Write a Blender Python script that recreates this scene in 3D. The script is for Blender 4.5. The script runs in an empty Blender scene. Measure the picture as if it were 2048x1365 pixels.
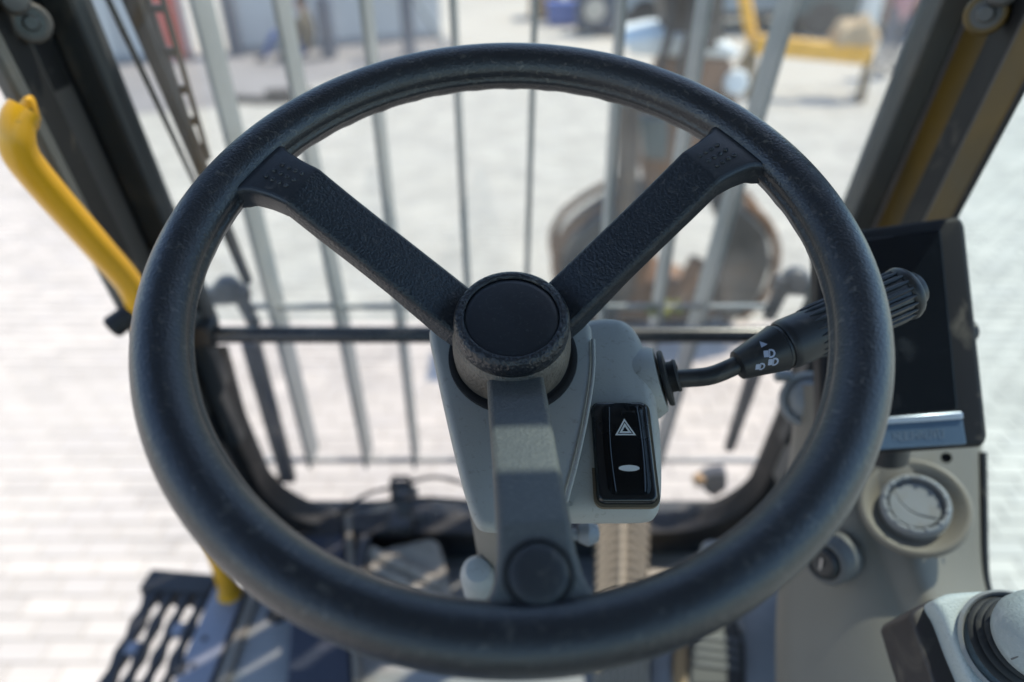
import bpy, bmesh, math, random
from mathutils import Vector, Matrix, Quaternion
import mathutils.geometry as geo
random.seed(7)
R = math.radians
pi = math.pi
sc = bpy.context.scene
C = sc.collection

# ------------------------------------------------------------------ camera, light, exposure
EYE = Vector((0, 0, 2.6))
PITCH = R(33)
FPX = 1400.0
cd = bpy.data.cameras.new("camera"); cam = bpy.data.objects.new("camera", cd); C.objects.link(cam)
cam.location = EYE; cam.rotation_euler = (pi / 2 - PITCH, 0, 0)
cd.sensor_width = 36; cd.lens = 36 * FPX / 2048; cd.clip_start = .02; cd.clip_end = 600
cd.dof.use_dof = True; cd.dof.focus_distance = .425; cd.dof.aperture_fstop = 2.8; cd.dof.aperture_blades = 9
sc.camera = cam

SUN_EL, SUN_AZ = R(64), R(57)          # azimuth from +Y (ahead) towards +X (right)
w = bpy.data.worlds.new("World"); sc.world = w; w.use_nodes = True
nt = w.node_tree; bg = nt.nodes["Background"]
sky = nt.nodes.new("ShaderNodeTexSky"); sky.sky_type = 'NISHITA'; sky.sun_disc = False
sky.sun_elevation = SUN_EL; sky.sun_rotation = SUN_AZ; sky.air_density = 1.0; sky.dust_density = .5; sky.ozone_density = 1.0
nt.links.new(sky.outputs[0], bg.inputs[0]); bg.inputs[1].default_value = .12
sd = bpy.data.lights.new("sun", 'SUN'); sd.energy = 2.25; sd.angle = R(.55); sd.color = (1, .91, .78)
sun = bpy.data.objects.new("sun", sd); C.objects.link(sun)
sdir = Vector((math.sin(SUN_AZ) * math.cos(SUN_EL), math.cos(SUN_AZ) * math.cos(SUN_EL), math.sin(SUN_EL)))
sun.rotation_euler = sdir.to_track_quat('Z', 'Y').to_euler(); sun.location = EYE + sdir * 20
vs = sc.view_settings; vs.view_transform = 'Standard'; vs.look = 'None'; vs.gamma = 1; vs.use_curve_mapping = False
vs.exposure = 1.4
sc.render.film_transparent = False
sc.cycles.max_bounces = 10; sc.cycles.transparent_max_bounces = 16
sc.cycles.caustics_reflective = False; sc.cycles.caustics_refractive = False

# ------------------------------------------------------------------ measuring: picture points to places
sp, cp = math.sin(PITCH), math.cos(PITCH)
def ray(px, py):
    x, y = (px - 1024) / FPX, (py - 682.5) / FPX
    return Vector((x, -sp * y + cp, -cp * y - sp))
def D(px, py, d): return EYE + ray(px, py) * d                     # at a depth
def atX(px, py, X): r = ray(px, py); return EYE + r * (X / r.x)
def atY(px, py, Y): r = ray(px, py); return EYE + r * (Y / r.y)
def atZ(px, py, Z): r = ray(px, py); return EYE + r * (Z / r.z)    # Z below the eye, negative
TN = .2045
def winY(z, off=0): return .806 + off + TN * (-.099 - z)           # the sloping front window plane
def win(px, py, off=0):
    r = ray(px, py); return EYE + r * ((.806 + off - TN * .099) / (r.y + TN * r.z))
def G(px, py): return atZ(px, py, -2.6)

# the wheel's own frame: centre, right, up the wheel, axis towards the driver
def c2w(v): return Vector((v[0], -sp * v[1] + cp * v[2], -cp * v[1] - sp * v[2]))
WC = Vector((0, -.0344, .3834)); WN = Vector((.0025, -.541, 0)); WN.z = -math.sqrt(1 - WN.length_squared)
WU = (Vector((1, 0, 0)) - WN.x * WN).normalized(); WV = WN.cross(WU)
if WV.y > 0: WV = -WV
def W(px, py, h):
    r = Vector(((px - 1024) / FPX, (py - 682.5) / FPX, 1)); Q = WC + h * WN
    P = r * (Q.dot(WN) / r.dot(WN))
    P = P - Q
    return Vector((P.dot(WU), P.dot(WV), h))
wu, wv, wn = c2w(WU), c2w(WV), c2w(WN)
WMAT = Matrix((( wu.x, wv.x, wn.x, 0), (wu.y, wv.y, wn.y, 0), (wu.z, wv.z, wn.z, 0), (0, 0, 0, 1)))
WPOS = EYE + c2w(WC)

# ------------------------------------------------------------------ materials
def mat(name, col, rough=.5, metal=0, var=.12, vscale=6, bump=None, dust=None, spec=.5, coat=0, wear=None):
    m = bpy.data.materials.new(name); m.use_nodes = True
    n, l = m.node_tree.nodes, m.node_tree.links
    b = n["Principled BSDF"]
    b.inputs["Roughness"].default_value = rough; b.inputs["Metallic"].default_value = metal
    b.inputs["Specular IOR Level"].default_value = spec
    if coat: b.inputs["Coat Weight"].default_value = coat; b.inputs["Coat Roughness"].default_value = .15 if coat != .14 else .42
    tc = n.new("ShaderNodeTexCoord")
    def noise(s, det=4, dist=0):
        k = n.new("ShaderNodeTexNoise"); k.inputs["Scale"].default_value = s; k.inputs["Detail"].default_value = det
        k.inputs["Distortion"].default_value = dist; l.new(tc.outputs["Object"], k.inputs["Vector"]); return k
    def ramp(src, a, bb):
        r = n.new("ShaderNodeMapRange"); r.inputs[1].default_value = a; r.inputs[2].default_value = bb
        l.new(src, r.inputs[0]); return r.outputs[0]
    def mix(fac, a, bcol):
        x = n.new("ShaderNodeMix"); x.data_type = 'RGBA'
        l.new(fac, x.inputs[0])
        if isinstance(a, tuple): x.inputs[6].default_value = (*a, 1)
        else: l.new(a, x.inputs[6])
        x.inputs[7].default_value = (*bcol, 1); return x.outputs[2]
    nz = noise(vscale, 5)
    dk = tuple(c * (1 - var) for c in col); lt = tuple(min(1, c * (1 + var)) for c in col)
    cur = mix(ramp(nz.outputs[0], .3, .7), dk, lt)
    rr = n.new("ShaderNodeMapRange"); rr.inputs[1].default_value = .25; rr.inputs[2].default_value = .75
    rr.inputs[3].default_value = max(.02, rough - .08); rr.inputs[4].default_value = min(1, rough + .08)
    nz2 = noise(vscale * 3.3, 6, .6); l.new(nz2.outputs[0], rr.inputs[0]); l.new(rr.outputs[0], b.inputs["Roughness"])
    if dust:                                        # (colour, amount, scale)
        dc, da, ds = dust
        f = ramp(noise(ds, 8, .8).outputs[0], .62 - da * .3, .95 - da * .25)
        cur = mix(f, cur, dc)
    if wear:                                        # (colour, scale, threshold): small scuffs with a shape of their own
        wc, ws, wt = wear
        f = ramp(noise(ws, 3, 2.5).outputs[0], wt, wt + .05)
        cur = mix(f, cur, wc)
    l.new(cur, b.inputs["Base Color"])
    if bump:
        kind, s, st = bump
        if kind == 'grain':
            v = n.new("ShaderNodeTexVoronoi"); v.feature = 'SMOOTH_F1'; v.inputs["Scale"].default_value = s
            d = noise(s * .7, 2); a = n.new("ShaderNodeVectorMath"); a.operation = 'SCALE'; a.inputs[3].default_value = 1.4 / s
            l.new(d.outputs["Color"], a.inputs[0])
            ad = n.new("ShaderNodeVectorMath"); l.new(tc.outputs["Object"], ad.inputs[0]); l.new(a.outputs[0], ad.inputs[1])
            l.new(ad.outputs[0], v.inputs["Vector"]); src = v.outputs["Distance"]
        else:
            src = noise(s, 6).outputs[0]
        bp = n.new("ShaderNodeBump"); bp.inputs["Strength"].default_value = st; bp.inputs["Distance"].default_value = 1.0 / s * .5
        l.new(src, bp.inputs["Height"]); l.new(bp.outputs[0], b.inputs["Normal"])
    return m

def glass(name, tint, dirt=.03, dscale=5):
    m = bpy.data.materials.new(name); m.use_nodes = True
    n, l = m.node_tree.nodes, m.node_tree.links
    n.remove(n["Principled BSDF"]); out = n["Material Output"]
    t = n.new("ShaderNodeBsdfTransparent"); t.inputs[0].default_value = (*tint, 1)
    g = n.new("ShaderNodeBsdfGlossy"); g.inputs["Roughness"].default_value = .02
    lw = n.new("ShaderNodeLayerWeight"); lw.inputs[0].default_value = .5
    pw_ = n.new("ShaderNodeMath"); pw_.operation = 'POWER'; pw_.inputs[1].default_value = 4.5; l.new(lw.outputs["Facing"], pw_.inputs[0])
    fr = n.new("ShaderNodeMath"); fr.operation = 'MULTIPLY_ADD'; fr.inputs[1].default_value = .75; fr.inputs[2].default_value = .035; l.new(pw_.outputs[0], fr.inputs[0])
    x = n.new("ShaderNodeMixShader"); l.new(fr.outputs[0], x.inputs[0]); l.new(t.outputs[0], x.inputs[1]); l.new(g.outputs[0], x.inputs[2])
    tl = n.new("ShaderNodeBsdfTranslucent"); tl.inputs[0].default_value = (.6, .58, .54, 1)
    tc = n.new("ShaderNodeTexCoord"); nz = n.new("ShaderNodeTexNoise"); nz.inputs["Scale"].default_value = dscale; nz.inputs["Detail"].default_value = 9
    l.new(tc.outputs["Object"], nz.inputs["Vector"])
    mr = n.new("ShaderNodeMapRange"); mr.inputs[1].default_value = .35; mr.inputs[2].default_value = .85; mr.inputs[4].default_value = dirt
    l.new(nz.outputs[0], mr.inputs[0])
    x2 = n.new("ShaderNodeMixShader"); l.new(mr.outputs[0], x2.inputs[0]); l.new(x.outputs[0], x2.inputs[1]); l.new(tl.outputs[0], x2.inputs[2])
    l.new(x2.outputs[0], out.inputs[0]); return m

M = {}
DUST = (.17, .145, .115)
M['rim'] = mat('rim_rubber', (.012, .0145, .019), .36, bump=('grain', 720, .42), dust=((.13, .12, .105), .17, 240), spec=.6, coat=.14)
M['spoke'] = mat('spoke_plastic', (.010, .0135, .019), .42, bump=('grain', 640, .6), dust=((.09, .085, .08), .10, 240))
M['padsmooth'] = mat('smooth_pad_plastic', (.016, .019, .024), .40, bump=('grain', 900, .16), dust=((.09, .085, .08), .12, 160))
M['spokedusty'] = mat('dusty_spoke_plastic', (.085, .086, .082), .5, bump=('grain', 640, .6), dust=((.15, .145, .13), .3, 420))
M['hubbody'] = mat('dusty_hub_plastic', (.075, .066, .055), .6, bump=('grain', 560, .8), dust=((.23, .195, .155), .75, 30))
M['hubcap'] = mat('hub_cap_plastic', (.014, .016, .02), .38, bump=('grain', 430, 1.0), dust=(DUST, .1, 40))
M['hubdisc'] = mat('hub_disc_plastic', (.010, .013, .018), .36, bump=('noise', 260, .05), dust=((.06, .066, .07), .1, 500), wear=((.13, .14, .15), 620, .76))
M['button'] = mat('rubber_plug', (.02, .021, .024), .55, dust=(DUST, .35, 60), bump=('noise', 700, .3))
M['grey'] = mat('grey_cab_plastic', (.315, .315, .30), .52, bump=('noise', 900, .2), dust=((.15, .14, .12), .12, 260), var=.06, vscale=14)
M['grey2'] = mat('warm_grey_cab_plastic', (.165, .148, .122), .55, bump=('noise', 700, .15), dust=(DUST, .22, 8), var=.06)
M['greydk'] = mat('dark_grey_plastic', (.10, .10, .10), .5, dust=(DUST, .2, 9))
M['ventgrey'] = mat('pale_grey_vent_plastic', (.20, .21, .22), .5, dust=(DUST, .25, 40), var=.05)
M['black'] = mat('black_plastic', (.016, .017, .019), .42, dust=(DUST, .12, 25), bump=('noise', 900, .1))
M['rubber'] = mat('black_rubber', (.009, .009, .010), .6, dust=(DUST, .06, 30))
M['gloss'] = mat('gloss_black', (.008, .011, .015), .16, var=.05, dust=((.1, .1, .1), .05, 20))
M['screen'] = mat('dark_screen_glass', (.004, .006, .009), .10, var=.05, dust=((.06, .065, .07), .15, 14))
M['bezel'] = mat('monitor_bezel', (.009, .0085, .010), .6, spec=.25, dust=(DUST, .1, 30))
M['silver'] = mat('silver_trim', (.36, .40, .46), .35, metal=.6, var=.04)
M['letter'] = mat('faded_letters', (.115, .15, .195), .45)
M['trimbar'] = mat('dark_blue_grey_trim', (.085, .125, .175), .4, metal=.4, var=.04)
M['white'] = mat('white_print', (.62, .63, .62), .6, var=.03)
M['print'] = mat('blue_grey_print', (.34, .37, .46), .6, var=.05)
M['dirtrim'] = mat('grimy_edge', (.12, .095, .065), .9, bump=('noise', 900, .5))
M['post'] = mat('black_post_paint', (.020, .026, .031), .45, dust=(DUST, .08, 8))
M['postgrey'] = mat('grey_post_paint', (.085, .088, .085), .5, dust=(DUST, .12, 8))
M['channel'] = mat('brown_grey_channel', (.10, .093, .086), .5, dust=(DUST, .1, 7))
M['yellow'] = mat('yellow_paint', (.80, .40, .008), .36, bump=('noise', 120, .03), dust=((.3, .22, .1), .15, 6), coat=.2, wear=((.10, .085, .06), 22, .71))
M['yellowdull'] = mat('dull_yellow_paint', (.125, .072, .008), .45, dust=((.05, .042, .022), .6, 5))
M['bar'] = mat('grey_guard_paint', (.23, .25, .255), .45, dust=(DUST, .12, 5))
M['bardk'] = mat('dark_guard_paint', (.06, .065, .075), .5, dust=(DUST, .2, 9))
M['tube'] = mat('black_tube_paint', (.02, .022, .026), .28, coat=.3, dust=(DUST, .1, 20))
M['steel'] = mat('plain_steel', (.42, .42, .42), .35, metal=.9, dust=(DUST, .2, 40))
M['stepblk'] = mat('black_step_paint', (.014, .014, .016), .6, dust=((.06, .055, .05), .1, 14))
M['plate'] = mat('blue_grey_step_plate', (.20, .215, .26), .42, dust=(DUST, .15, 9))
M['floor'] = mat('grey_floor_paint', (.22, .235, .24), .5, dust=(DUST, .35, 6), wear=((.30, .2, .1), 14, .7))
M['mat'] = mat('pale_floor_mat', (.42, .40, .36), .8, dust=(DUST, .3, 9), bump=('noise', 200, .3))
M['padblue'] = mat('blue_black_pedal_rubber', (.035, .042, .065), .55, dust=(DUST, .15, 14))
M['padmetal'] = mat('dusty_pedal_rubber', (.30, .27, .225), .7, dust=((.12, .12, .11), .35, 20), bump=('noise', 300, .3))
M['padgroove'] = mat('shaded_pedal_base', (.05, .046, .038), .8, dust=((.14, .12, .09), .3, 20))  # shade between the ribs painted in as a darker base
M['padbeige'] = mat('beige_pedal_rubber', (.33, .29, .225), .7, dust=((.16, .15, .12), .3, 16), bump=('noise', 400, .25))
M['tan'] = mat('tan_strap', (.36, .23, .11), .7, dust=(DUST, .3, 20))
M['armtop'] = mat('speckled_grey_armrest', (.42, .46, .46), .55, bump=('noise', 700, .8), dust=((.25, .28, .28), .35, 700))
M['armside'] = mat('brown_black_armrest_side', (.028, .022, .022), .5, dust=(DUST, .08, 20))
M['grip'] = mat('grey_grip_plastic', (.30, .34, .35), .42, bump=('noise', 500, .7), dust=((.45, .48, .48), .3, 120))
M['roof'] = mat('cab_lining', (.12, .12, .12), .8)
M['glassup'] = glass('tinted_upper_glass', (.84, .90, .875), .22, 4)
M['glasslow'] = glass('clear_lower_glass', (.97, .955, .95), .10, 5)
M['glassright'] = glass('tinted_side_glass', (.80, .93, .92), .06, 3)
M['addedhatchglass'] = glass('added_hatch_glass', (.80, .90, .92), .04, 3)
M['rust'] = mat('rusty_steel', (.20, .10, .05), .75, dust=((.10, .085, .075), .5, 2.2), bump=('noise', 30, .5), var=.4, vscale=4)
M['bucket'] = mat('worn_dark_steel', (.055, .052, .05), .42, metal=.2, dust=((.12, .075, .045), .35, 2.5), bump=('noise', 30, .4), var=.3)
M['arm'] = mat('brown_black_arm', (.045, .036, .03), .6, dust=((.14, .09, .05), .3, 3), bump=('noise', 20, .3))
M['paver'] = [mat('paver_pale_%s' % k, c, .85, bump=('noise', 60, .4), dust=((.30, .28, .25), .3, 3), var=.1, vscale=2) for k, c in
              (('a', (.46, .425, .375)), ('b', (.42, .388, .343)), ('c', (.49, .45, .395)), ('d', (.44, .408, .365)))]
M['sand'] = mat('joint_sand', (.33, .305, .27), .95, bump=('noise', 120, .5))
M['yard'] = mat('far_yard_ground', (.45, .408, .355), .95, bump=('noise', 8, .3), dust=((.38, .355, .32), .2, .35), vscale=.4, var=.06)
M['wallshade'] = mat('wall_shade_grey', (.24, .222, .222), .9, bump=('noise', 12, .3), vscale=1)  # shade before the wall, put into the ground colour
M['wall'] = mat('pale_wall_paint', (.52, .53, .54), .7, dust=((.34, .34, .35), .25, 1.2), vscale=.7, var=.05)
M['wallseam'] = mat('wall_seam', (.25, .26, .28), .8)
M['navy'] = mat('navy_paint', (.05, .07, .11), .5, dust=(DUST, .2, 3))
M['red'] = mat('red_paint', (.52, .10, .085), .5, dust=((.4, .2, .15), .2, 3))
M['blueplastic'] = mat('blue_plastic', (.07, .13, .40), .45)
M['wood'] = mat('raw_wood', (.42, .27, .14), .8, bump=('noise', 40, .3), var=.25)
M['van'] = mat('grey_blue_van_paint', (.26, .31, .35), .35, coat=.3, dust=(DUST, .15, 2))
M['vanglass'] = mat('dark_vehicle_glass', (.02, .03, .035), .12)
M['tyre'] = mat('tyre_rubber', (.025, .025, .026), .8, dust=(DUST, .3, 4))
M['teal'] = mat('teal_machine_paint', (.05, .085, .09), .5, dust=(DUST, .2, 2))
M['cream'] = mat('cream_car_paint', (.55, .50, .36), .4, coat=.3)
M['whitep'] = mat('white_paint', (.72, .74, .73), .5, dust=((.5, .5, .48), .2, 2))
M['bag'] = mat('white_sack', (.62, .62, .64), .85, bump=('noise', 14, .6))
M['clumpgreen'] = mat('yellow_green_clump', (.26, .27, .06), .9, var=.4, vscale=60, bump=('noise', 90, .8))
M['skin'] = mat('skin', (.34, .19, .13), .55)
M['hair'] = mat('dark_hair', (.02, .016, .014), .6)
M['jeans'] = mat('blue_jeans', (.035, .10, .28), .85, bump=('noise', 60, .3))
M['olive'] = mat('olive_jacket', (.11, .09, .06), .85)
M['pink'] = mat('pink_shirt', (.48, .26, .28), .85)
M['greytr'] = mat('grey_trousers', (.16, .17, .2), .85)
M['shoe'] = mat('dark_shoes', (.03, .03, .035), .6)
M['sandheap'] = mat('orange_sand', (.50, .36, .22), .95, bump=('noise', 30, .8))

# ------------------------------------------------------------------ object helpers
def link(o): C.objects.link(o); return o
def tag(o, label=None, cat=None, group=None, kind=None):
    if label: o["label"] = label
    if cat: o["category"] = cat
    if group: o["group"] = group
    if kind: o["kind"] = kind
    return o
def thing(name, loc, label, cat, group=None, rot=None):
    o = bpy.data.objects.new(name, None); o.empty_display_size = .1
    o.location = loc
    if rot is not None:
        m = rot.copy(); m.translation = loc; o.matrix_world = m
    link(o); bpy.context.view_layer.update()
    return tag(o, label, cat, group)
def obj(name, bm, m, parent=None, local=False, smooth=38, bevel=0, seg=2, kind=None, label=None):
    bmesh.ops.recalc_face_normals(bm, faces=bm.faces)
    if not local:
        cen = sum((v.co for v in bm.verts), Vector()) / max(1, len(bm.verts))
        bmesh.ops.translate(bm, verts=bm.verts, vec=-cen)
    me = bpy.data.meshes.new(name); bm.to_mesh(me); bm.free()
    for f in me.polygons: f.use_smooth = True
    me.set_sharp_from_angle(angle=R(smooth))
    for k in (m if isinstance(m, (list, tuple)) else [m]): me.materials.append(k)
    o = bpy.data.objects.new(name, me); link(o)
    if parent is not None: o.parent = parent
    if not local:
        off = Vector()
        p = parent
        while p is not None: off += p.location; p = p.parent
        o.location = cen - off
    if bevel:
        b = o.modifiers.new("bevel", 'BEVEL'); b.width = bevel; b.segments = seg; b.limit_method = 'ANGLE'; b.angle_limit = R(35)
        b.harden_normals = False
    if kind: o["kind"] = kind
    if label: o["label"] = label
    return o
def BM(): return bmesh.new()

def box(bm, c, s, rot=None, mi=0):
    r = bmesh.ops.create_cube(bm, size=1)
    mt = Matrix.Translation(c) @ (rot.to_4x4() if rot is not None else Matrix()) @ Matrix.Diagonal((*s, 1))
    bmesh.ops.transform(bm, matrix=mt, verts=r['verts'])
    for v in r['verts']:
        for f in v.link_faces: f.material_index = mi
    return r['verts']
def beam(bm, a, b, wx, wy, up=Vector((0, 0, 1)), mi=0):             # box between two points
    a, b = Vector(a), Vector(b); d = b - a; z = d.normalized()
    x = up.cross(z)
    if x.length < 1e-4: x = Vector((1, 0, 0))
    x.normalize(); y = z.cross(x)
    rot = Matrix((x, y, z)).transposed()
    return box(bm, (a + b) / 2, (wx, wy, d.length), rot, mi)
def spline(pts, n=8, closed=False):
    pts = [Vector(p) for p in pts]; out = []
    N = len(pts)
    rng = range(N if closed else N - 1)
    for i in rng:
        if closed: p0, p1, p2, p3 = pts[i - 1], pts[i], pts[(i + 1) % N], pts[(i + 2) % N]
        else: p0, p1, p2, p3 = pts[max(0, i - 1)], pts[i], pts[i + 1], pts[min(N - 1, i + 2)]
        for k in range(n):
            t = k / n
            out.append(.5 * ((2 * p1) + (p2 - p0) * t + (2 * p0 - 5 * p1 + 4 * p2 - p3) * t * t + (3 * p1 - p0 - 3 * p2 + p3) * t ** 3))
    if not closed: out.append(pts[-1])
    return out
def frames(path, closed=False):
    n = len(path); T = []
    for i in range(n):
        a = path[i - 1] if (i or closed) else path[0]; b = path[(i + 1) % n] if (i < n - 1 or closed) else path[-1]
        T.append((b - a).normalized())
    ref = Vector((0, 0, 1)) if abs(T[0].z) < .9 else Vector((1, 0, 0))
    x = (ref - T[0] * ref.dot(T[0])).normalized(); F = []
    for t in T:
        x = (x - t * x.dot(t)).normalized(); F.append((t, x, t.cross(x)))
    return F
def tube(bm, path, rad, n=14, caps=True, mi=0):
    path = [Vector(p) for p in path]; F = frames(path); rings = []
    for i, (p, (t, x, y)) in enumerate(zip(path, F)):
        r = rad[i] if isinstance(rad, (list, tuple)) else rad
        rings.append([bm.verts.new(p + (x * math.cos(2 * pi * k / n) + y * math.sin(2 * pi * k / n)) * r) for k in range(n)])
    for a, b in zip(rings, rings[1:]):
        for k in range(n): bm.faces.new((a[k], a[(k + 1) % n], b[(k + 1) % n], b[k])).material_index = mi
    if caps:
        bm.faces.new(rings[0]).material_index = mi; bm.faces.new(rings[-1]).material_index = mi
def lathe(bm, prof, org=Vector(), axis=Vector((0, 0, 1)), n=40, mi=0, cap=True, ref=None, a0=0, a1=2 * pi):
    axis = Vector(axis).normalized(); org = Vector(org)
    ref = Vector(ref) if ref is not None else (Vector((1, 0, 0)) if abs(axis.x) < .9 else Vector((0, 1, 0)))
    x = (ref - axis * ref.dot(axis)).normalized(); y = axis.cross(x)
    rings = []
    for r, h in prof:
        if r < 1e-6: rings.append([bm.verts.new(org + axis * h)])
        else: rings.append([bm.verts.new(org + axis * h + (x * math.cos(2 * pi * k / n) + y * math.sin(2 * pi * k / n)) * r) for k in range(n)])
    for a, b in zip(rings, rings[1:]):
        for k in range(n):
            q = [a[k % len(a)], a[(k + 1) % len(a)], b[(k + 1) % len(b)], b[k % len(b)]]
            q = list(dict.fromkeys(q))
            if len(q) > 2: bm.faces.new(q).material_index = mi
    if cap:
        for r in (rings[0], rings[-1]):
            if len(r) > 2: bm.faces.new(r).material_index = mi
def slab(bm, pts, ext, mi=0):                                        # a plate: outline and the way it is thick
    pts = [Vector(p) for p in pts]; ext = Vector(ext)
    a = [bm.verts.new(p) for p in pts]; b = [bm.verts.new(p + ext) for p in pts]; n = len(a)
    fs = [bm.faces.new(a), bm.faces.new(b[::-1])] + [bm.faces.new((a[i], a[(i + 1) % n], b[(i + 1) % n], b[i])) for i in range(n)]
    for f in fs: f.material_index = mi
    return a
def pillow(bm, pts, nrm, r, deep, dome=0, seg=5, mi=0, lean=Vector()):             # a moulded lump: outline, rounded rim, deep sides
    pts = [Vector(p) for p in pts]; nrm = Vector(nrm).normalized(); n = len(pts)
    cen = sum(pts, Vector()) / n
    inward = []
    for i in range(n):
        t = (pts[(i + 1) % n] - pts[i - 1]).normalized(); q = nrm.cross(t)
        if q.dot(cen - pts[i]) < 0: q = -q
        inward.append(q)
    rings = [[p - nrm * (r + deep) + lean for p in pts], [p - nrm * r for p in pts]]
    for k in range(1, seg + 1):
        a = k / seg * pi / 2
        rings.append([p + q * (r * (1 - math.cos(a))) - nrm * (r * (1 - math.sin(a))) for p, q in zip(pts, inward)])
    last = rings[-1]
    for k in range(1, 5):
        f = k / 5
        rings.append([p.lerp(cen, f) + nrm * dome * (1 - (1 - f) ** 2) for p in last])
    V = [[bm.verts.new(p) for p in rr] for rr in rings]
    for a, b in zip(V, V[1:]):
        for i in range(n): bm.faces.new((a[i], a[(i + 1) % n], b[(i + 1) % n], b[i])).material_index = mi
    c = bm.verts.new(cen + nrm * dome)
    for i in range(n): bm.faces.new((V[-1][i], V[-1][(i + 1) % n], c)).material_index = mi
    bm.faces.new(V[0]).material_index = mi
def rrect(x0, y0, x1, y1, r, n=5):
    out = []
    for cx, cy, a in ((x1 - r, y1 - r, 0), (x0 + r, y1 - r, 90), (x0 + r, y0 + r, 180), (x1 - r, y0 + r, 270)):
        for k in range(n + 1):
            t = R(a + 90 * k / n); out.append((cx + r * math.cos(t), cy + r * math.sin(t)))
    return out
def grid(bm, rows, mi=0):
    V = [[bm.verts.new(p) for p in r] for r in rows]
    for a, b in zip(V, V[1:]):
        for i in range(len(a) - 1): bm.faces.new((a[i], a[i + 1], b[i + 1], b[i])).material_index = mi
    return V

# ================================================================== SETTING: the paved yard
bm = BM(); s = 260
v = [bm.verts.new(p) for p in ((-s, -s, -.012), (s, -s, -.012), (s, s, -.012), (-s, s, -.012))]; bm.faces.new(v)
ground = obj('ground', bm, M['yard'], kind='structure')
bm = BM(); v = [bm.verts.new(p) for p in ((-9, -3, -.0035), (9, -3, -.0035), (9, 11.5, -.0035), (-9, 11.5, -.0035))]; bm.faces.new(v)
pave = obj('paved_yard', bm, M['sand'], kind='structure')
PW, PL, GAP = .105, .21, .0065
def paver_mesh(i):
    b = BM(); lx, ly, h = PL / 2 - GAP / 2, PW / 2 - GAP / 2, .0
    c = .004
    lo = [b.verts.new(p) for p in ((-lx, -ly, -.012), (lx, -ly, -.012), (lx, ly, -.012), (-lx, ly, -.012))]
    mi_ = [b.verts.new(p) for p in ((-lx, -ly, -.004), (lx, -ly, -.004), (lx, ly, -.004), (-lx, ly, -.004))]
    hi = [b.verts.new(p) for p in ((-lx + c, -ly + c, .002), (lx - c, -ly + c, .002), (lx - c, ly - c, .002), (-lx + c, ly - c, .002))]
    for A, B in ((lo, mi_), (mi_, hi)):
        for k in range(4): b.faces.new((A[k], A[(k + 1) % 4], B[(k + 1) % 4], B[k]))
    b.faces.new(hi)
    me = bpy.data.meshes.new('paver'); b.to_mesh(me); b.free(); me.materials.append(M['paver'][i]); return me
PM = [paver_mesh(i) for i in range(4)]
cells = []
for j in range(int(14 / PW)):
    y = -2.4 + j * PW
    for i in range(int(17 / PL)):
        cells.append((-8.4 + i * PL + (PL / 2 if j % 2 else 0), y))
def seen(x, y):
    q = Vector((x, y, 0)) - EYE
    d = cp * q.y - sp * q.z
    if d < .3: return None
    px = 1024 + FPX * q.x / d; py = 682.5 + FPX * (-sp * q.y - cp * q.z) / d
    if not (-60 < px < 2100 and 0 < py < 1400): return None
    if px < 290: return d                                # straight out of the open door
    if 420 < px < 1640 and py < 1040: return d + 1.2     # through the windscreen
    return d + 5
near = sorted(((seen(x, y), x, y) for x, y in cells if seen(x, y) is not None))[:300]
nearset = {(x, y) for _, x, y in near}
for d_, x, y in near:
    o = bpy.data.objects.new('paver', PM[random.choice((0, 0, 1, 2, 3))]); o.parent = pave
    o.location = Vector((x, y, random.uniform(-.0015, .0015))) - pave.location
    o.rotation_euler = (random.uniform(-.006, .006), random.uniform(-.006, .006), random.uniform(-.006, .006)); link(o)
bm = BM()
for x, y in cells:
    if (x, y) in nearset: continue
    mi = random.choice((0, 0, 1, 2, 3)); z = random.uniform(-.0015, .0015)
    lx, ly, c = PL / 2 - GAP / 2, PW / 2 - GAP / 2, .004
    lo = [bm.verts.new((x + sx * lx, y + sy * ly, -.008)) for sx, sy in ((-1, -1), (1, -1), (1, 1), (-1, 1))]
    hi = [bm.verts.new((x + sx * (lx - c), y + sy * (ly - c), z + .002)) for sx, sy in ((-1, -1), (1, -1), (1, 1), (-1, 1))]
    for k in range(4): bm.faces.new((lo[k], lo[(k + 1) % 4], hi[(k + 1) % 4], hi[k])).material_index = mi
    bm.faces.new(hi).material_index = mi
obj('pavers', bm, M['paver'], pave, kind='stuff')
# shade in front of the wall, painted as a darker sheet on the ground
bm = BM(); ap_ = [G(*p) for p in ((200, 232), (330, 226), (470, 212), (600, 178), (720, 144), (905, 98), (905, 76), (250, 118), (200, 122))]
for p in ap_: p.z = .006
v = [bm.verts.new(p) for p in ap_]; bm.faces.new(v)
obj('painted_wall_shade', bm, M['wallshade'], kind='structure')

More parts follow.
